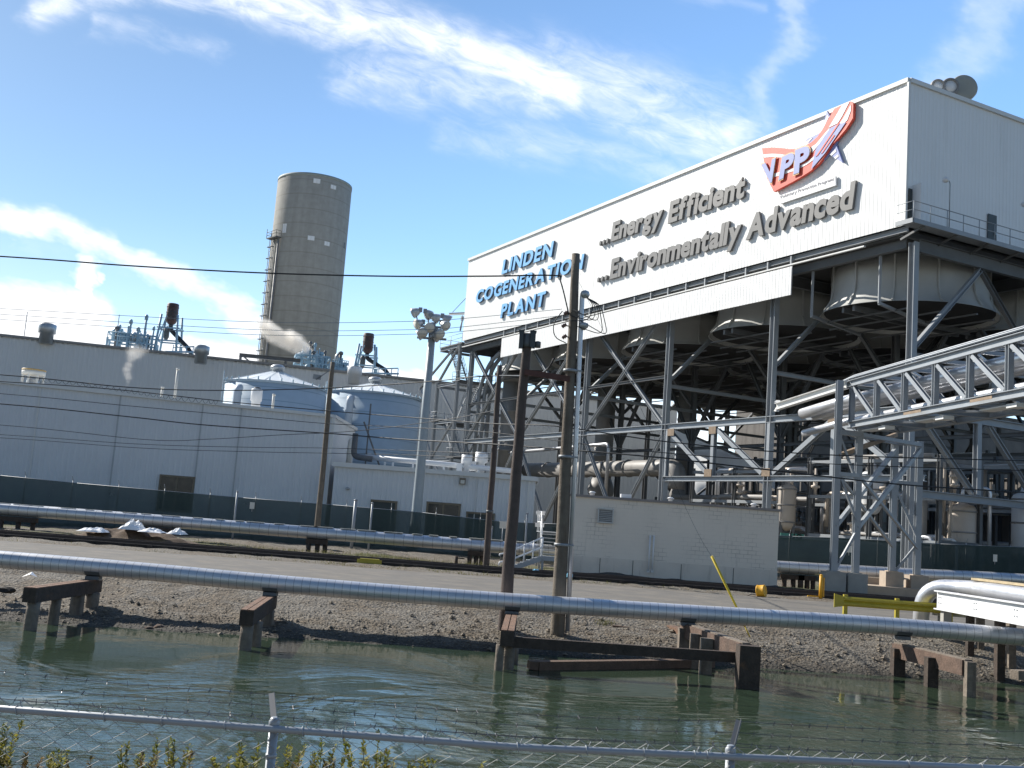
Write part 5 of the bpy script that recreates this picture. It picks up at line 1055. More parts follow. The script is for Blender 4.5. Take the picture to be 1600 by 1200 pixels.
g = MB(); g.lathe(t2+Vector((.02, -.02, -.3)), [(.19, -.12), (.2, -.02), (.19, .3)], 14); g.lathe(t2+Vector((.34, -.1, -.34)), [(.1, -.08), (.1, .1), (.04, .12)], 10); part('top_cap', g, M['steel_dark'], P2)
g = MB(); g.bar(on(b2, t2, .865)+Vector((.0, -.2, 0)), on(b1, t1, .655)+Vector((-.02, -.22, 0)), .10, .17); single('pole_brace', g, mat('rust_brown_timber', (.11, .05, .04), .8, var=.3, scale=4), 'reddish brown crossbar bolted between the two tall near poles', 'crossbar')
b3 = at(759, 890, 56.2); t3_ = at(781, 571, 56.2); P3 = pole('thin dark brown pole with a bare top standing beside the far pipeline', b3, t3_, .18, .135, 'dark_pole')
g = MB(); q = on(b3, t3_, .28); g.lathe(q, [(.19, -.06), (.2, 0), (.19, .06)], 12); part('band', g, M['steel_dark'], P3)
b4 = at(496, 826, 66.5); t4 = at(520, 566, 66.5); P4 = pole('slim weathered grey pole in front of the warehouse corner', b4-Vector((0, 0, .3)), t4, .19, .14, 'wood_pole')
g = MB(); g.bar(t4+Vector((-.05, -.2, -.5)), t4+Vector((-.9, -.2, -1.2)), .06, .06); g.bar(t4+Vector((-1.1, -.2, -1.0)), t4+Vector((-.6, -.2, -1.05)), .06, .3); part('bracket', g, M['steel'], P4)
# floodlight mast
bm_ = at(650, 812, 72); tm = at(676, 512, 72); t = thing('floodlight_mast', 'tall tapered grey mast carrying a cluster of white floodlights', 'floodlight mast', (bm_.x, 72, 1.3))
g = MB(); g.tube([Vector((bm_.x-.12, 72, 1.2)), bm_, (bm_+tm)/2, tm], .40, 14, r2=.24); part('mast', g, mat('mast_grey', (.34, .39, .42), .5, var=.08), t)
g = MB()
for dz, w_ in ((.05, 1.0), (-.75, 1.0)):
    g.bar(tm+Vector((-w_, 0, dz)), tm+Vector((w_, 0, dz)), .14, .14); g.bar(tm+Vector((0, -w_, dz)), tm+Vector((0, w_, dz)), .14, .14)
g.tube([tm, tm+Vector((0, 0, .35))], .2, 10); part('crossarm', g, M['steel'], t)
def flood(px_, py_, dy, yaw, tilt):
    c = at(px_, py_, 72+dy); ax_ = Vector((sin(yaw)*cos(tilt), -cos(yaw)*cos(tilt), -sin(tilt))); g = MB()
    g.lathe(c-ax_*.30, [(.04, -.05), (.16, -.02), (.26, .14), (.34, .38), (.355, .50), (.33, .50)], 16, axis=ax_); f = part('floodlight', g, M['lamp_shell'], t)
    g = MB(); g.lathe(c+ax_*.19, [(.01, 0), (.325, 0), (.325, .01), (.01, .02)], 16, axis=ax_); part('lens', g, M['off_white'], f)
    g = MB(); g.box(c-ax_*.40+Vector((0, 0, .02)), (.24, .24, .3)); part('ballast', g, M['steel'], f)
    g = MB(); g.bar(c+Vector((0, 0, .1)), Vector((tm.x+(c.x-tm.x)*.75, 72+dy*.7, tm.z+(0 if py_ < 508 else -.75))), .07, .07); part('yoke', g, M['steel_dark'], f)
for a in ((649, 488, .2, -1.9, .4), (654, 506, -.6, -.9, .45), (669, 491, .9, 2.6, .3), (681, 497, .8, 2.0, .3), (699, 499, .2, 1.7, .5), (695, 508, -.6, .9, .5), (662, 519, -.9, -.4, .5), (671, 511, -1.0, .1, .5), (657, 523, -.1, -1.5, .5), (686, 521, -.7, .7, .5), (682, 526, -.2, 1.3, .5)): flood(*a)
# ================================================================== CABLES
def cable(pts, r, label, m_='cable', group=None, name='overhead_cable'):
    P = [at(*p) for p in pts]; g = MB(); g.tube(smoothpts(P, 8), r, 6); return single(name, g, M[m_], label, 'cable', group)
cable([(-500, 372, 34), (0, 400.5, 33.4), (200, 415, 33.2), (400, 426, 33), (600, 431.5, 32.9), (760, 431.5, 32.9), (866, 430.5, 32.85), (876, 440, 32.8), (889, 492, 32.75)], .024, 'thickest overhead cable running left across the silo from the tallest pole')
for (y0, y1, y2, y3, l) in ((482, 503, 504, 487, 'uppermost of the three thin pale wires crossing the silo'), (491, 515, 517, 497, 'middle one of the three thin pale wires crossing the silo'), (499, 523, 524, 505, 'lowest of the three thin pale wires crossing the silo')):
    cable([(-400, y0-24, 36), (0, y0, 34.5), (400, y1, 33.6), (650, y2-2, 33.1), (720, y2-6, 33), (878, y3-4, 32.85)], .0085, l, 'cable_pale', 'three thin wires to the tallest pole')
g = None
C2 = [([(-400, 560, 66), (0, 585.5, 66.4), (200, 605, 66.4), (350, 610, 66.3), (517, 606, 66.1), (660, 597, 62), (740, 589, 58), (781, 587, 56), (840, 585, 36), (866, 560, 33)], .034, 'dark cable sagging from the left edge over the warehouse roof up to the tallest pole'),
      ([(-400, 572, 66), (0, 596, 66.4), (175, 608, 66.4), (350, 627, 66.3), (513, 642, 66.2), (640, 652, 62), (770, 662, 56), (870, 666, 52), (1050, 691, 50), (1300, 711, 50), (1700, 722, 52)], .030, 'dark cable passing the slim grey pole and running on past the truss'),
      ([(-400, 586, 66), (0, 615, 66.3), (200, 634, 66.3), (400, 652, 66.3), (513, 662, 66.2), (640, 668, 62), (770, 676, 56), (1000, 704, 50), (1300, 725, 50), (1700, 738, 52)], .022, 'thin cable second below the warehouse roof line'),
      ([(-400, 603, 66), (0, 631, 66.3), (200, 651, 66.3), (320, 664, 66.3), (511, 677, 66.2), (640, 687, 62), (768, 694, 56), (1000, 712, 50), (1200, 734, 50), (1420, 758, 52), (1700, 775, 53)], .038, 'thick sagging cable crossing the middle of the warehouse wall'),
      ([(-400, 640, 66), (0, 664, 66.3), (230, 687, 66.3), (330, 686, 66.3), (430, 680, 66.2), (560, 673, 66), (700, 655, 62), (779, 640, 56.2)], .020, 'thin cable rising to the right across the lower warehouse wall'),
      ([(-400, 655, 66), (0, 679, 66.3), (220, 694, 66.3), (400, 699, 66.3), (508, 700, 66.2), (640, 704, 62), (766, 709, 56.2)], .018, 'upper of the two faint low wires on the warehouse wall'),
      ([(-400, 664, 66), (0, 684, 66.3), (220, 700, 66.3), (400, 706, 66.3), (508, 708, 66.2), (640, 711, 62), (766, 716, 56.2)], .018, 'lower of the two faint low wires on the warehouse wall')]
for pts, r, l in C2: cable(pts, r, l)
P = [at(*q) for q in ((60, 594, 66.35), (130, 600, 66.35), (200, 611, 66.35), (270, 622, 66.35), (340, 629, 66.3))]; sp = smoothpts(P, 40); g = MB(); g.tube([q+Vector((0, .12*cos(i*1.15), .13*sin(i*1.15))) for i, q in enumerate(sp)], .012, 4); single('lashing_wire', g, M['cable'], 'spiral lashing wire wound around cables above the warehouse roof', 'wire')
cable([(905, 441, 32.9), (1000, 635, 33), (1080, 812, 33.1), (1112, 870, 33.15)], .004, 'thin guy wire slanting right from the tallest pole to its yellow guard', 'cable', None, 'guy_wire')
a = at(1112, 869, 33.15); b = at(1150, 947, 33.2); e = at(1164, 979, 33.25); g = MB(); d = (e-a).normalized(); g.tube([a, b, e], .042, 8, r2=.030); g.tube([e, e+d*.35], .018, 6); single('guy_guard', g, M['yellow'], 'slanting yellow tube guarding the guy wire on the gravel', 'guy guard')
# ================================================================== BLOCK BUILDING
bx0, bx1, by0, by1 = 3.45, 14.35, 56.0, 63.0; zt0, zt1 = 5.30, 5.34
bx1a = at(1216, 905, 56).x
t = thing('block_building', 'windowless grey painted concrete block building beside the railway track', 'building', (9, 59, 1.2))
g = MB(); g.prism([(bx0, by0, 2.25), (bx1, by0, 2.25), (bx1, by0, 5.28), (bx0, by0, 5.28)], (0, .2, 0)); g.prism([(bx1, by0+.2, 2.25), (bx1, 61, 2.25), (bx1, 61, 5.28), (bx1, by0+.2, 5.28)], (-.2, 0, 0)); g.prism([(bx0, by0+.2, 2.25), (bx0, 61, 2.25), (bx0, 61, 5.28), (bx0, by0+.2, 5.28)], (.2, 0, 0)); g.prism([(bx0+.2, 60.8, 2.25), (bx1-.2, 60.8, 2.25), (bx1-.2, 60.8, 5.28), (bx0+.2, 60.8, 5.28)], (0, .2, 0)); part('wall', g, M['block'], t)
g = MB(); g.box(((bx0+bx1)/2, 58.5, 1.6), (bx1-bx0+.05, 5.05, 1.3)); part('base', g, M['block_base'], t)
for x in (5.2, 6.9, 9.4, 12.1): g = MB(); g.box((x, 55.972, 1.6), (.03, .02, 1.2)); part('joint', g, M['door_dark'], t)
g = MB(); g.box(((bx0+bx1)/2, 58.5, 5.33), (bx1-bx0+.24, 5.24, .12)); rf = part('roof_cap', g, mat('roof_cap', (.27, .25, .24), .7), t)
g = MB(); q = at(978, 773, 57); g.box((q.x, 57, 5.5), (.55, .5, .22)); part('roof_box', g, M['white_paint'], rf)
for px_ in (925, 1048, 1178): q = at(px_, 780, 57.5); g = MB(); g.lathe((q.x, 57.5, 5.38), [(.12, 0), (.12, .18), (.2, .2), (.1, .27)], 10); part('roof_cowl', g, M['white_paint'], rf)
a = at(935, 795, 55.95); b = at(957, 817, 55.95); cx_, cz_ = (a.x+b.x)/2, (a.z+b.z)/2; w_, h_ = .76, .70
g = MB(); g.box((cx_, 55.96, cz_), (w_, .06, h_)); lv_ = part('louvre_vent', g, M['vent_metal'], t)
g = MB()
for k in range(7): g.bar((cx_-w_/2+.05, 55.9, cz_-h_/2+.08+k*.09), (cx_+w_/2-.05, 55.9, cz_-h_/2+.08+k*.09), .07, .02, up=(0, .7, .7))
part('slat', g, M['galv'], lv_)
g = MB(); g.box((cx_, 55.88, cz_+h_/2), (w_+.06, .1, .05)); g.box((cx_, 55.88, cz_-h_/2), (w_+.06, .1, .05)); g.box((cx_-w_/2, 55.88, cz_), (.05, .1, h_-.06)); g.box((cx_+w_/2, 55.88, cz_), (.05, .1, h_-.06)); part('frame', g, M['vent_metal'], lv_)
for px_ in (1016, 1022):
    a = at(px_, 838, 55.85); b = at(px_-3, 892, 55.85); g = MB(); g.tube([(a.x, 55.85, a.z), (a.x, 55.85, b.z)], .045, 8); g.box((a.x, 55.9, b.z), (.14, .12, .16)); g.box((a.x, 55.9, a.z), (.1, .12, .1)); part('conduit', g, M['white_paint'], t)
# gravel heaped against the base
g = MB(); vs = []
for i in range(61):
    x = 3.0+i*.19; h = .18+.22*max(0, noise.noise(Vector((x*.6, 0, 3))))+.2*max(0, sin((x-4)*.7))*.6
    vs += [(x, 55.3, 1.18), (x, 55.75, 1.2+h*.7+.04*noise.noise(Vector((x*3, 1, 0)))), (x, 56.1, 1.2+h)]
g.add(vs, [(3*i+j, 3*i+3+j, 3*i+4+j, 3*i+1+j) for i in range(60) for j in range(2)], True); tag(single('gravel', g, mat('dark_ballast', (.075, .07, .065), .95, var=.5, scale=9, bump=.8), 'dark ballast heaped against the base of the block building', 'gravel'), kind='stuff')
# ================================================================== CROSSOVER STAIRS
t = thing('crossover_stairs', 'small white railed metal stairs stepping up over the far pipeline', 'stairs', (1.5, 56.5, 1.2))
x0, x1, ys_ = at(777, 893, 55.6).x, at(846, 873, 55.6).x, 55.6; zl_ = 2.0; xe = at(872, 873, 55.6).x
g = MB()
for y in (55.2, 56.2): g.bar((x0+.6, y, 1.3), (x1, y, zl_), .06, .24); g.bar((x1, y, zl_), (xe+.4, y, zl_), .06, .22)
for k in range(5): s = k/5; g.box((x0+.7+(x1-x0-.7)*s, 55.7, 1.32+(zl_-1.3)*s+.1), (.34, .92, .04))
part('lower_flight', g, M['galv'], t)
g = MB()
for y in (55.2, 56.2):
    for h in (.55, 1.05): g.tube(arc([(x0+.05, y, 1.25+h-.35), (x0+.05, y, 1.2+h*.8), (x0+.5, y, 1.25+h*.85), (x1, y, zl_+h)], 4, .12), .032, 6)
    for k in range(4): s = .25+k*.25; xx = x0+.4+(x1-x0-.4)*s; g.tube([(xx, y, 1.2+(zl_-1.2)*s), (xx, y, 1.2+(zl_-1.2)*s+1.05)], .03, 6)
part('handrail', g, M['white_paint'], t)
g = MB(); g.box(((x1+xe)/2+.2, 55.7, zl_+.1), (xe-x1+.5, 1.0, .05))
for k in range(6): g.box(((x1+xe)/2+.25, 56.3+k*.5, zl_+.2+k*.2), (xe-x1+.3, .3, .05))
g.bar((x1, 56.2, zl_), (x1, 59.4, 3.25), .06, .22); g.bar((xe+.4, 56.2, zl_), (xe+.4, 59.4, 3.25), .06, .22); g.box(((x1+xe)/2+.2, 62, 3.3), (xe-x1+.5, 5.2, .06)); part('upper_flight', g, M['steel'], t)
g = MB()
for x in (x1-.02, xe+.42):
    for h in (.55, 1.1): g.tube([(x, 56.3, zl_+.1+h), (x, 59.4, 3.3+h), (x, 64.4, 3.3+h)], .032, 6)
    for y, z in ((56.3, zl_), (57.8, 2.7), (59.4, 3.3), (62, 3.3), (64.4, 3.3)): g.tube([(x, y, z), (x, y, z+1.1)], .032, 6)
part('upper_handrail', g, M['white_paint'], t)
for x in (x1+.05, xe+.3):
    for y in (55.3, 59.6, 64): g = MB(); g.bar((x, y, 1.0), (x, y, zl_ if y < 56 else 3.2), .12, .12); part('leg', g, M['steel'], t)
for h in (.35, 1.1): g = MB(); q = at(835, 824, 60); g.box((x1-.05, 60.2, 3.35+h*.9), (.5, .04, .22)); part('plate', g, M['white_paint'], t)
# ================================================================== PIPE BRIDGE AND TRESTLE
BD = Vector((1.75, -15, 0)).normalized(); BN = Vector((-BD.y, BD.x, 0))     # BN points right, away from the picture's centre
BB = Vector((17.62, 55.0, 0)); zb0, zt0_ = 9.95, 12.12; PL = 2.8; NPN = 14
t = thing('pipe_bridge', 'silver steel truss bridge carrying pipes over the canal at the right', 'pipe bridge', BB)
def bp(s, o, z): return BB+BD*s+BN*o+Vector((0, 0, z))
W = 2.7; Ls = PL*NPN
for o in (0, W):
    sgn = -1 if o == 0 else 1
    for z in (zb0, zt0_):
        g = MB(); g.ibeam(bp(-.3, o, z), bp(Ls, o, z), .30, .34, .03); part('chord', g, M['galv'], t)
    for i in range(NPN+1):
        g = MB(); g.ibeam(bp(i*PL, o, zb0+.17), bp(i*PL, o, zt0_-.17), .24, .24, .03, up=BD); part('truss_post', g, M['galv'], t)
        if i < NPN:
            g = MB(); g.ibeam(bp(i*PL+.2, o, zt0_-.22), bp((i+1)*PL-.22, o, zb0+.22), .2, .2, .025, up=BN); part('truss_diagonal', g, M['galv'], t)
            g = MB(); g.box(bp(i*PL+.22, o-.12*0, zt0_-.32), (.02, .4, .34), atan2(BD.y, BD.x)+pi/2); part('gusset', g, M['galv'], t); g = MB(); g.box(bp((i+1)*PL-.24, o, zb0+.32), (.02, .4, .34), atan2(BD.y, BD.x)+pi/2); part('gusset', g, M['galv'], t)
for i in range(NPN+1):
    g = MB(); g.ibeam(bp(i*PL, .15, zb0-.05), bp(i*PL, W-.15, zb0-.05), .2, .26, .03); part('cross_beam', g, M['galv'], t); g = MB(); g.bar(bp(i*PL, .15, zt0_), bp(i*PL, W-.15, zt0_), .16, .16); part('cross_beam', g, M['galv'], t)
    if i < NPN:
        g = MB(); a, b = (.2, W-.2) if i % 2 else (W-.2, .2); g.bar(bp(i*PL+.1, a, zb0-.1), bp((i+1)*PL-.1, b, zb0-.1), .12, .10); part('lateral_brace', g, M['galv'], t); g = MB(); g.bar(bp(i*PL+.1, b, zt0_+.02), bp((i+1)*PL-.1, a, zt0_+.02), .12, .1); part('lateral_brace', g, M['galv'], t)
        if i in (2, 4, 7): g = MB(); g.box(bp(i*PL+1.2, -.22, zb0+.0), (.02, 1.6, .12), atan2(BD.y, BD.x)+pi/2); part('rust_patch', g, M['rust'], t)
for o, z, r in ((.75, zt0_-.62, .30), (1.45, zt0_-.70, .24), (2.05, zt0_-.62, .28), (.9, zb0+.45, .2)):
    g = MB(); g.tube(arc([bp(-5.5, o-1.2, z-.5), bp(-2.4, o-.1, z), bp(0, o, z), bp(Ls, o, z)], 4, .8), r, 14); part('pipe', g, M['pipe_silver'], t)
g = MB()
for z, o in ((zt0_+.34, .05), (zt0_+.50, .3)): g.tube([bp(-2.6, o-.3, z-.35), bp(-.5, o, z), bp(Ls, o, z)], .045, 6)
part('cable_tray', g, M['galv'], t)
for i in range(7):
    g = MB(); s = .6+i*5.4; g.box(bp(s+1.2, .55, zb0-.32), (.6, 2.2, .06), atan2(BD.y, BD.x)-pi/2); g.box(bp(s+2.6, .35, zb0-.38), (.5, .7, .16), atan2(BD.y, BD.x)-pi/2); part('hung_tray', g, M['trim'], t)
g = MB(); g.ibeam(bp(-.3, -.2, zt0_-.05), Vector((15.1, 60.5, 11.3)), .3, .4, .03); g.ibeam(Vector((15.1, 60.5, 11.3)), L(1, 12.4, 13.95), .3, .55, .03); part('link_beam', g, M['trim'], t)
# trestle tower under the bridge end
t = thing('bridge_trestle', 'tall pale steel trestle with four legs on concrete footings under the pipe bridge', 'trestle', (19, 57, 1.2))
def leg(pt, pb, Yt, Yb, ztop=None):
    a = at(*pt, Yt); b = at(*pb, Yb); g = MB(); g.ibeam(Vector((b.x, b.y, b.z)), Vector((b.x+(a.x-b.x)*0, b.y, a.z)), .32, .34, .04, up=(0, 1, 0)); part('leg', g, M['galv'], t); return b, a.z
Lg = [leg((1318, 595), (1302, 893), 55.2, 55.2), leg((1344, 672), (1336, 896), 55.6, 55.6), leg((1399, 690), (1393, 893), 58.6, 58.6), leg((1438, 690), (1432, 899), 58.6, 58.6)]
for i, (b, zt_) in enumerate(Lg):
    g = MB(); zb2 = 1.1 if i < 2 else 1.75; g.box((b.x, b.y, (zb2+b.z)/2), (1.0 if i < 2 else .95, 1.0, b.z-zb2)); g.box((b.x, b.y, b.z+.02), (.55, .55, .05)); part('footing', g, M['concrete'] if i < 2 else M['concrete_tan'], t)
g = MB(); a = at(1357, 915, 58); b = at(1442, 925, 58); g.box(((a.x+b.x)/2+1.2, 58.8, 1.42), (b.x-a.x+3.2, 2.6, .72)); g.box((a.x+.6, 60.4, 1.6), (3, .6, 1.1)); part('plinth', g, M['concrete_tan'], t)
def tb(i, zi, j, zj, w_=.16, m_='galv'):
    g = MB(); a, b = Lg[i][0], Lg[j][0]; g.bar((a.x, a.y-.1, zi), (b.x, b.y-.1, zj), w_, w_); part('brace', g, M[m_], t)
tb(0, 4.7, 2, 9.2, .2); tb(1, 4.7, 3, 9.3, .2); tb(0, 7.4, 2, 3.9, .14, 'steel'); tb(1, 7.4, 3, 3.9, .14, 'steel'); tb(0, 8.3, 2, 10.0, .22, 'rust'); tb(2, 7.2, 3, 4.4, .13); tb(2, 2.4, 3, 4.2, .12, 'steel'); tb(0, 2.4, 1, 4.6, .12, 'steel'); tb(0, 9.5, 1, 6.8, .12, 'steel'); tb(0, 7.6, 1, 5, .12, 'steel')
for z in (9.55,): tb(0, z, 1, z, .26); tb(2, z, 3, z, .22); tb(0, z, 2, z, .2, 'steel'); tb(1, z, 3, z, .2, 'steel')
tb(0, 7.4, 1, 7.4, .2); tb(2, 7.4, 3, 7.4, .2); tb(0, 2.3, 1, 2.2, .08); tb(2, 2.3, 3, 2.2, .08)
# second bent of bigger columns further right under the bridge
g = MB(); q = at(1423, 890, 63.5); g.ibeam((q.x, 63.5, 1.1), (q.x, 63.5, 10.2), .55, .55, .05, up=(0, 1, 0)); g.box((q.x, 63.5, 1.3), (1.4, 1.4, .9)); single('steel_column', g, M['steel'], 'thick grey steel column standing just behind the right trestle legs', 'column')
# ================================================================== WHITE GIRDER WITH ELBOW PIPE
t = thing('girder_bridge', 'white painted girder carrying a silver pipe out over the water at the right edge', 'pipe bridge', (14.6, 34, 1.0))
ga = at(1465, 933, 36.0); ga_ = Vector((ga.x, 36.0, 2.16)); gb_ = Vector((ga.x+1.1, 20.0, 2.10)); gd = (gb_-ga_).normalized(); gr = Vector((-gd.y, gd.x, 0)).normalized()
g = MB(); g.bar(ga_, gb_, .04, .54); g.bar(ga_+Vector((0, 0, .29)), gb_+Vector((0, 0, .29)), .26, .04); g.bar(ga_-Vector((0, 0, .29)), gb_-Vector((0, 0, .29)), .26, .04); part('girder', g, M['white_paint'], t)
g = MB(); g.bar(ga_+gr*1.6, gb_+gr*1.6, .04, .54); g.bar(ga_+gr*1.6+Vector((0, 0, .29)), gb_+gr*1.6+Vector((0, 0, .29)), .26, .04); g.bar(ga_+gr*1.6-Vector((0, 0, .29)), gb_+gr*1.6-Vector((0, 0, .29)), .26, .04); part('girder', g, M['white_paint'], t)
for k in range(6):
    g = MB(); c = ga_+gd*(.22+2.3*k)
    for a in (-.07, .07):
        for b in (-.09, .09): g.lathe(c+gd*a+Vector((0, 0, b))-gr*.03, [(.018, -.015), (.018, .015)], 6, axis=-gr)
    part('bolt_group', g, M['steel'], t)
    g = MB(); g.bar(ga_+gd*(.5+2.3*k)+Vector((0, 0, -.2)), ga_+gd*(.5+2.3*k)+gr*1.58+Vector((0, 0, -.2)), .12, .2); part('cross_beam', g, M['white_paint'], t)
pe = at(1448, 962, 36.6); g = MB(); z_ = 2.62
pl_ = arc([Vector((pe.x+.05, 37.3, .6)), Vector((pe.x+.05, 37.1, z_-.1)), Vector((pe.x+1.2, 35.9, z_)), ga_+gr*.75+gd*2.5+Vector((0, 0, z_-2.16)), gb_+gr*.75+Vector((0, 0, z_-2.16))], 8, 1.2); g.tube(pl_, .27, 18); part('elbow_pipe', g, M['pipe_silver'], t)
g = MB(); g.bar(ga_+gr*1.0+gd*.6+Vector((0, 0, .78)), gb_+gr*1.0+Vector((0, 0, .78)), .35, .07); part('timber_board', g, mat('pale_board', (.45, .36, .22), .8, var=.3, scale=5), t)
for k, (s, o, m_, w_) in enumerate(((.4, .1, 'concrete', .26), (1.1, .9, 'timber_grey', .2), (1.6, .3, 'timber', .2), (2.4, 1.2, 'timber_grey', .22), (3.2, .4, 'timber', .24), (3.9, 1.3, 'timber_grey', .22))):
    c = ga_+gd*s+gr*o; g = MB(); g.bar((c.x, c.y, -.3), (c.x, c.y, 1.86), w_, w_); part('post', g, M[m_], t)
g = MB(); q = at(1450, 965, 37); g.bar((q.x+.5, 37, .9), (q.x+.5, 37, 1.95), .25, .25); g.box((q.x+.9, 37, 1.7), (1.4, .3, .2)); part('pier', g, M['concrete'], t)
# ================================================================== PROCESS PLANT UNDER AND BEHIND THE FRAME
def rack(label, x, y0, y1, zs_list, wdt, seed, npipe=5):
    rnd = random.Random(seed); t = thing('pipe_rack', label, 'pipe rack', L(x, (y0+y1)/2, 1.2), AB, 'pipe racks under the raised hall'); k = max(2, int((y1-y0)/5))
    for i in range(k+1):
        y = y0+(y1-y0)*i/k
        for o in (0, wdt):
            g = MB(); g.ibeam(L(x+o, y, 1.1), L(x+o, y, zs_list[-1]+.3), .28, .28, .03, up=E1); part('column', g, M['steel_dark'], t)
        for z in zs_list: g = MB(); g.bar(L(x, y, z), L(x+wdt, y, z), .2, .26); part('cross_beam', g, M['steel_dark'], t)
    for z in zs_list:
        for o in (0, wdt): g = MB(); g.bar(L(x+o, y0, z-.05), L(x+o, y1, z-.05), .18, .24); part('side_beam', g, M['steel'], t)
        for q in range(npipe):
            r = rnd.uniform(.07, .24); o = rnd.uniform(.3, wdt-.3); a = rnd.uniform(y0, y0+3); b = rnd.uniform(y1-4, y1); g = MB()
            pts = [L(x+o, a, z+.15+r), L(x+o, b, z+.15+r)]
            if rnd.random() < .6: pts.append(L(x+o, b, max(1.3, z-rnd.uniform(2, 5))))
            if rnd.random() < .5: pts.insert(0, L(x+o, a, max(1.3, z-rnd.uniform(2, 5))))
            g.tube(arc(pts, 4, .5), r, 10); part('pipe', g, M[rnd.choice(('pipe_silver', 'duct', 'pipe_silver', 'pinkish', 'white_paint', 'duct'))], t)
    for q in range(6):
        y = rnd.uniform(y0, y1); o = rnd.uniform(0, wdt); z = rnd.choice(zs_list)-rnd.uniform(1, 2.5); g = MB(); g.lathe(L(x+o, y, z), [(.1, -.8), (.12, -.3), (.34, -.25), (.34, -.1), (.16, -.05), (.2, .3), (.38, .35), (.38, .5), (.1, .55), (.1, 1.2)], 12); part('valve', g, M[rnd.choice(('pipe_silver', 'pinkish', 'vent_metal', 'duct'))], t)
rack('pipe rack low behind the left half of the grey truss', 9, 14, 38, (4.2, 7.0), 4, 101, 5); rack('pipe rack just behind the right half of the grey truss', 5, 1, 13, (4.5, 7.4, 10.0), 4, 102, 6)
rack('deep pipe rack between the rows of inner columns', 21, 4, 44, (4.5, 8.0, 11.5), 4.5, 103, 6); rack('pipe rack far right behind the trestle legs', 15, -6, 12, (4.0, 7.2, 10.4), 4, 104, 6); rack('pipe rack at the right edge below the shaded side wall', 30, -8, 16, (3.8, 6.8, 9.8), 4, 105, 7)
rack('small pipe rack close behind the left truss diagonals', 3.6, 14.5, 25.5, (4.6, 6.8, 9.2), 3.2, 106, 6); rack('tall pipe rack deep behind the middle of the truss', 29, 16, 52, (5, 9, 13), 5, 107, 6)
def vessel(label, x, y, r, z0, z1, m_, dome=True):
    t = thing('process_vessel', label, 'vessel', L(x, y, 1.2), 0, 'upright vessels under the raised hall'); c = L(x, y, 0); g = MB()
    g.lathe(c, [(r*.4, z0-.35), (r*.85, z0-.15), (r, z0+.1), (r, z1-.4*r), (r*.85, z1-.12), (r*.35, z1+.08), (r*.3, z1+.5)], 20); part('shell', g, M[m_], t)
    for z in (z0+.3, (z0+z1)/2, z1-.5*r): g = MB(); g.lathe(c, [(r, z-.06), (r+.06, z-.05), (r+.06, z+.05), (r, z+.06)], 20); part('band', g, M['duct'], t)
    for k in range(4): a = pi/4+k*pi/2; g = MB(); g.bar(c+Vector((cos(a)*r*.9, sin(a)*r*.9, 1.1)), c+Vector((cos(a)*r*.9, sin(a)*r*.9, z0+.2)), .2, .2); part('leg', g, M['steel_dark'], t)
    g = MB(); g.tube(arc([c+Vector((0, 0, z1+.4)), c+Vector((0, 0, z1+1.2)), c+Vector((1.6, -.6, z1+1.2)), c+Vector((1.6, -.6, 1.6))], 4, .4), .14, 8); part('outlet_pipe', g, M['pipe_silver'], t)
vessel('cream upright vessel behind the middle truss diagonal', 4.2, 14.6, .75, 5.0, 8.2, 'pinkish'); vessel('cream upright vessel framed by the trestle cross braces', 8.5, 2.0, .95, 3.4, 7.2, 'pinkish'); vessel('white upright vessel behind the left trestle leg', 6.5, 8.2, .8, 6.6, 9.4, 'white_paint')
vessel('grey green upright vessel deep under the fans', 17.5, 16, 1.2, 3, 9, 'roof_green'); vessel('pale upright vessel right of the thick grey steel column', 14, 1.2, .9, 4.2, 8.4, 'white_paint'); vessel('grey upright vessel at the far right under the shaded side wall', 26, 2, 1.1, 3, 9.5, 'duct'); vessel('small white upright vessel behind the block building roof', 6.5, 22, .6, 4.0, 6.0, 'white_paint')
def block_unit(label, x0, x1, y0, y1, z1, m_, name='equipment_house'):
    t = thing(name, label, 'equipment house', L((x0+x1)/2, (y0+y1)/2, 1.2), AB); g = MB(); g.prism([L(x0, y0, 1.1), L(x1, y0, 1.1), L(x1, y1, 1.1), L(x0, y1, 1.1)], (0, 0, z1-1.1)); part('body', g, M[m_], t)
    g = MB(); g.prism([L(x0-.15, y0-.15, z1), L(x1+.15, y0-.15, z1), L(x1+.15, y1+.15, z1), L(x0-.15, y1+.15, z1)], (0, 0, .18)); part('roof', g, M['steel_dark'], t)
    g = MB(); n_ = 5
    for k in range(n_): y = y0+(y1-y0)*(k+.5)/n_; g.prism([L(x0-.02, y-.5, 1.8), L(x0-.02, y+.5, 1.8), L(x0-.02, y+.5, min(z1-.6, 4)), L(x0-.02, y-.5, min(z1-.6, 4))], -E2*.05)
    part('louvre', g, M['door_dark'], t)
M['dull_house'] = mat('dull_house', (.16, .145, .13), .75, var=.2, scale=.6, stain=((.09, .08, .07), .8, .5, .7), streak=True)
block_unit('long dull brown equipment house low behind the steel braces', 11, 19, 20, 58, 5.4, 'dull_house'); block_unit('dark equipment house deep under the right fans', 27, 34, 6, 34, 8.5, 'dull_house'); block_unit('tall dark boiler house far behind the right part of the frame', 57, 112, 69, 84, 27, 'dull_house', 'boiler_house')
block_unit('low dark control house behind the right end of the green fence', 38, 46, -6, 14, 9.0, 'dull_house'); block_unit('beige switch house beyond the middle of the truss', 58, 70, 92, 104, 17.5, 'shed', 'switch_house')
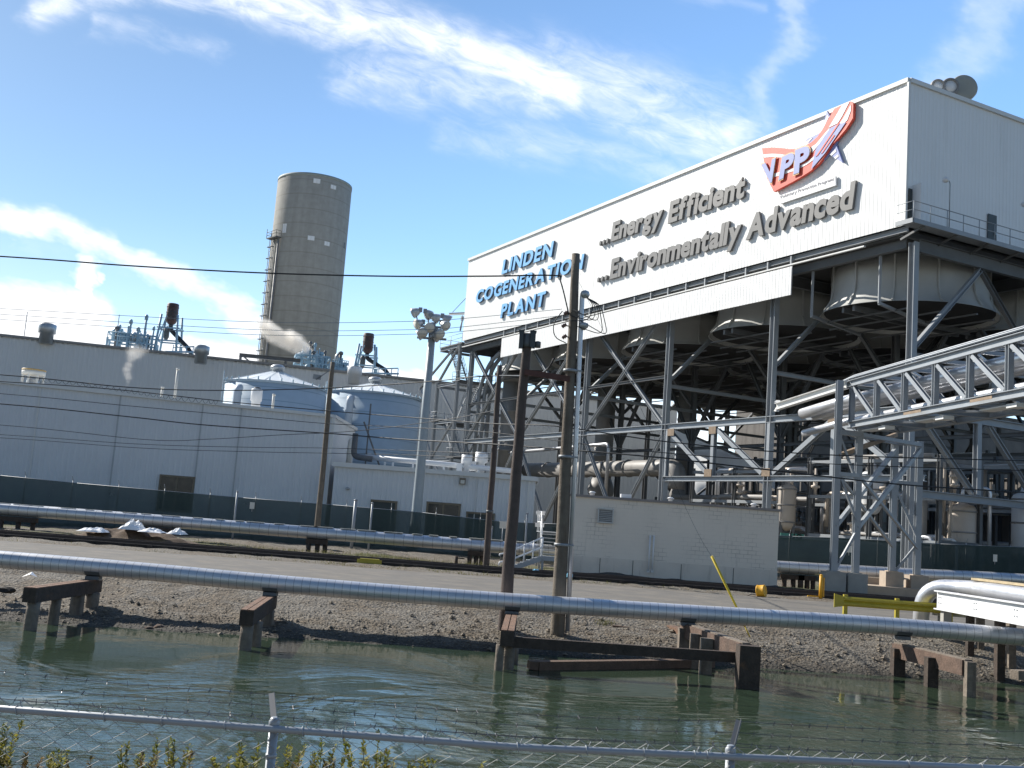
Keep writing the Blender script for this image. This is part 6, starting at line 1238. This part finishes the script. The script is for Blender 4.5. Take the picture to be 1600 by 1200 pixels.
# ================================================================== STEAM
def steam(label, path, dens, seed, nscale):
    P = [at(a, b, Y) for a, b, Y, r in path]; rad = [q[3] for q in path]; mr = 1.7*max(rad)
    lo = Vector([min(p[k] for p in P)-mr for k in range(3)]); hi = Vector([max(p[k] for p in P)+mr for k in range(3)]); g = MB()
    bm = bmesh.new(); bmesh.ops.create_icosphere(bm, subdivisions=3, radius=1.25); c = (lo+hi)/2; h = (hi-lo)/2
    g.add([c+Vector((v.co.x*h.x, v.co.y*h.y, v.co.z*h.z)) for v in bm.verts], [[v.index for v in f.verts] for f in bm.faces], True); bm.free()
    m = bpy.data.materials.new('steam'); m.use_nodes = True; nt = m.node_tree; nt.nodes.clear(); CUR[0] = nt; o = nt.nodes.new('ShaderNodeOutputMaterial'); v = nt.nodes.new('ShaderNodeVolumePrincipled'); nt.links.new(v.outputs[0], o.inputs['Volume'])
    v.inputs['Color'].default_value = (1, .96, .90, 1); v.inputs['Anisotropy'].default_value = .3
    tc = nt.nodes.new('ShaderNodeTexCoord'); co = tc.outputs['Object']; sp = nt.nodes.new('ShaderNodeSeparateXYZ'); nt.links.new(co, sp.inputs[0]); X_, Y_, Z_ = (E(sp.outputs[k]) for k in range(3)); mg = None
    org = Vector((c.x, c.y, min(q.z for q in g.v)))
    for i in range(len(P)*2-1):
        f = i/2; j = min(int(f), len(P)-2); q = P[j]+(P[j+1]-P[j])*(f-j)-org; r = rad[j]+(rad[j+1]-rad[j])*(f-j)
        ex, ey, ez = X_-q.x, Y_-q.y, Z_-q.z; gg = mnode('EXPONENT', (ex*ex+ey*ey+ez*ez)*(-1/(r*r*.9))); mg = gg if mg is None else mnode('MAXIMUM', mg, gg)
    s = smooth(mg*(nz(co, nscale, 6, .62, .5)*2.0-.1), .12, .85)*dens; nt.links.new(s.s, v.inputs['Density'])
    tag(single('steam_plume', g, m, label, 'steam'), kind='stuff')
steam('puff of white steam drifting left across the foot of the silo', [(483, 545, 134, .3), (475, 542, 134, .75), (463, 537, 134, 1.2), (452, 531, 134, 1.25), (441, 530, 134, 1.0), (429, 523, 134, 1.1), (417, 513, 134, 1.05), (407, 506, 134, .6), (400, 500, 134, .3)], 1.6, 3, 1.1)
steam('thin wisp of steam rising before the long shed wall', [(199, 602, 128, .15), (201, 590, 128, .5), (199, 578, 128, .6), (203, 562, 128, .5), (210, 551, 128, 1.0), (222, 548, 128, .7), (232, 549, 128, .2)], .35, 8, .9)
# ================================================================== CHAIN LINK FENCE IN FRONT
t = thing('chain_link_fence', 'galvanised chain link fence topped with barbed wire in the foreground', 'fence', (0, 6.7, .55))
def fl(x):                              # fence line
    y = 6.7+(0 if x < .2 else .145*(x-.2)); return Vector((x, y, 0))
zr = 2.272; g = MB(); g.tube([fl(-6)+Vector((0, 0, zr)), fl(-1.28)+Vector((0, 0, zr)), fl(.2)+Vector((0, 0, zr)), fl(1.5)+Vector((0, 0, zr)), fl(6)+Vector((0, 0, zr))], .0215, 12); part('top_rail', g, M['galv'], t)
posts = [(-1.285, (424, 1084)), (1.53, (1154, 1126)), (-4.35, None), (4.4, None)]
arms = []
for x, tip in posts:
    p = fl(x); g = MB(); g.tube([p+Vector((0, .03, .3)), p+Vector((0, .03, zr+.02))], .030, 12); g.lathe(p+Vector((0, .03, zr+.02)), [(.034, -.02), (.034, .02), (.02, .045)], 12); po = part('post', g, M['galv'], t)
    tp = at(*tip, p.y+.26) if tip else p+Vector((0, .28, zr+.25)); a = p+Vector((0, .03, zr+.02)); g = MB(); g.bar(a, tp, .034, .012, up=(0, -.7, .7)); g.bar(a+Vector((.016, 0, 0)), tp+Vector((.016, 0, 0)), .005, .03); part('barb_arm', g, M['steel_dark'], po); arms.append((a, tp))
    g = MB(); g.lathe(p+Vector((0, .03, zr-.16)), [(.033, -.012), (.036, 0), (.033, .012)], 12); part('band', g, M['galv'], po)
arms.sort(key=lambda q: q[0].x); rnd = random.Random(2)
for i in range(len(arms)-1):
    for f in (.98, .62, .28):
        a = arms[i][0]+(arms[i][1]-arms[i][0])*f; b = arms[i+1][0]+(arms[i+1][1]-arms[i+1][0])*f; pts = sag(a, b, .035, 18); g = MB(); g.tube(pts, .0019, 4)
        n_ = 23
        for k in range(1, n_):
            q = a+(b-a)*(k/n_)-Vector((0, 0, 4*.035*(k/n_)*(1-k/n_))); s = rnd.random()*3
            for e in (0, 1.6): d = Vector((.25, cos(s+e), sin(s+e))).normalized()*.014; g.tube([q-d*1.4, q+d*1.4], .0022, 3)
        part('barbed_wire', g, M['barb'], t)
g = MB(); pit = .0702; hz = .045; nst = 31; x = -4.2; i = 0; ztop = zr+.058
while x < 4.6:
    pts = []
    for k in range(nst):
        xx = x+(pit*1.0 if ((k+i) % 2) else 0); q = fl(xx); zz = ztop-k*hz; pts.append(q+Vector((rnd.uniform(-.0015, .0015), (.003 if (k % 2) else -.003)+.004*sin(x*2), zz)))
    pts.insert(0, pts[0]+Vector((-.012, 0, .016))); g.tube(pts, .0032, 4, cap=False); x += pit; i += 1
part('wire_mesh', g, M['mesh_wire'], t)
g = MB(); g.tube([fl(-4.2)+Vector((0, -.004, zr+.062)), fl(-1.4)+Vector((0, -.004, zr+.055)), fl(.2)+Vector((0, -.004, zr+.060)), fl(4.6)+Vector((0, -.004, zr+.058))], .0016, 4); part('tension_wire', g, M['barb'], t)
for x in (-2.83, -2.3, -1.95, -1.57, -1.10, -.86, -.37, .2, .62, .98, 1.30, 1.38, 1.9, 2.32, 2.7, 3.2):
    c = fl(x)+Vector((0, 0, zr)); g = MB(); g.tube([c+Vector((.012*cos(a)*0+.01*(k-4)/4, cos(a)*.027, sin(a)*.027)) for k, a in enumerate([pi*.2+2*pi*j/8*.95 for j in range(9)])]+[c+Vector((.02, -.02, .055))], .0035, 5); part('tie_wire', g, M['galv'], t)
# ================================================================== WEEDS ALONG THE NEAR BANK
def weed(top_px, seed, spread, brown, label):
    rnd = random.Random(seed); Yw = 7.25+rnd.uniform(-.12, .35); tp = at(*top_px, Yw); base = Vector((tp.x+rnd.uniform(-.05, .05), Yw, .5)); t = thing('weed', label, 'weed', base, 0, 'tall weeds behind the chain link fence')
    gs = MB(); gl = MB(); H = tp.z-.5; stems = [(base, tp)]
    for k in range(rnd.choice((10, 12, 14, 16))):
        f = rnd.uniform(.35, .75); a = base+(tp-base)*f; e = a+Vector((rnd.gauss(0, .75)*spread, rnd.uniform(-.15, .15), H*rnd.uniform(.18, .40))); e.z = min(e.z, tp.z-.02); stems.append((a, e))
    for s_, (a, b) in enumerate(stems):
        mid = (a+b)/2+Vector((rnd.uniform(-.03, .03), 0, 0)); P_ = [a, mid, b]; gs.tube(P_, .006 if s_ == 0 else .004, 4, r2=.002)
        n_ = int((b-a).length/.0045) if s_ else int(H/.008)
        for k in range(n_):
            f = rnd.uniform(.15 if s_ else .45, 1); q = a+(b-a)*f; l = rnd.uniform(.032, .072)*(1.3-.7*f); ang = rnd.random()*6.28; d = Vector((cos(ang)*.8, sin(ang)*.8, rnd.uniform(.1, 1.0))).normalized(); w_ = Vector((-d.y, d.x, rnd.uniform(-.3, .3))).normalized()*l*.24
            gl.add([q, q+d*l*.5+w_, q+d*l, q+d*l*.5-w_], [(0, 1, 2, 3)])
    part('stem', gs, M['stem'], t); part('leaf', gl, M['leaf_brown' if brown else 'leaf'], t)
WD = [((6, 1128), .10, 0, 'tallest bushy weed at the left edge'), ((20, 1146), .10, 0, 'bushy weed just right of the tallest one at the left edge'), ((97, 1172), .06, 0, 'small weed standing alone left of the low bush'), ((142, 1186), .06, 1, 'very low brownish weed beside the lone small weed'), ((200, 1163), .09, 0, 'leafy weed at the left of the yellow middle group'), ((222, 1178), .09, 1, 'brownish weed inside the yellow middle group'), ((246, 1156), .10, 0, 'tall yellow weed at the centre of the middle group'), ((273, 1157), .07, 0, 'slender yellow weed right of the middle group'), ((288, 1176), .07, 1, 'short brownish weed under the slender yellow one'), ((358, 1184), .06, 0, 'short weed left of the fence post'), ((378, 1163), .08, 0, 'green weed closest on the left to the fence post'), ((404, 1166), .07, 0, 'spindly weed touching the left side of the fence post'), ((449, 1164), .08, 0, 'bushy weed just right of the fence post'), ((468, 1182), .07, 1, 'low brownish weed right of the fence post'), ((503, 1154), .08, 0, 'tall narrow weed between the fence post and the tallest middle weed'), ((520, 1180), .07, 1, 'low brownish weed below the tall narrow one'), ((550, 1178), .06, 0, 'small yellow green weed left of the tallest middle weed'), ((592, 1143), .07, 0, 'tallest slender weed in the middle of the fence'), ((602, 1172), .08, 1, 'bushy brownish weed at the foot of the tallest middle weed'), ((650, 1179), .07, 0, 'low leafy weed right of the tallest middle weed'), ((671, 1184), .05, 0, 'tiny weed next to the low leafy one'), ((752, 1192), .05, 0, 'last tiny weed at the right end of the row'), ((40, 1176), .08, 1, 'low reddish weed under the two weeds at the left edge')]
for i, (p_, s_, b_, l_) in enumerate(WD): weed(p_, 50+i, s_*1.9, b_, l_)
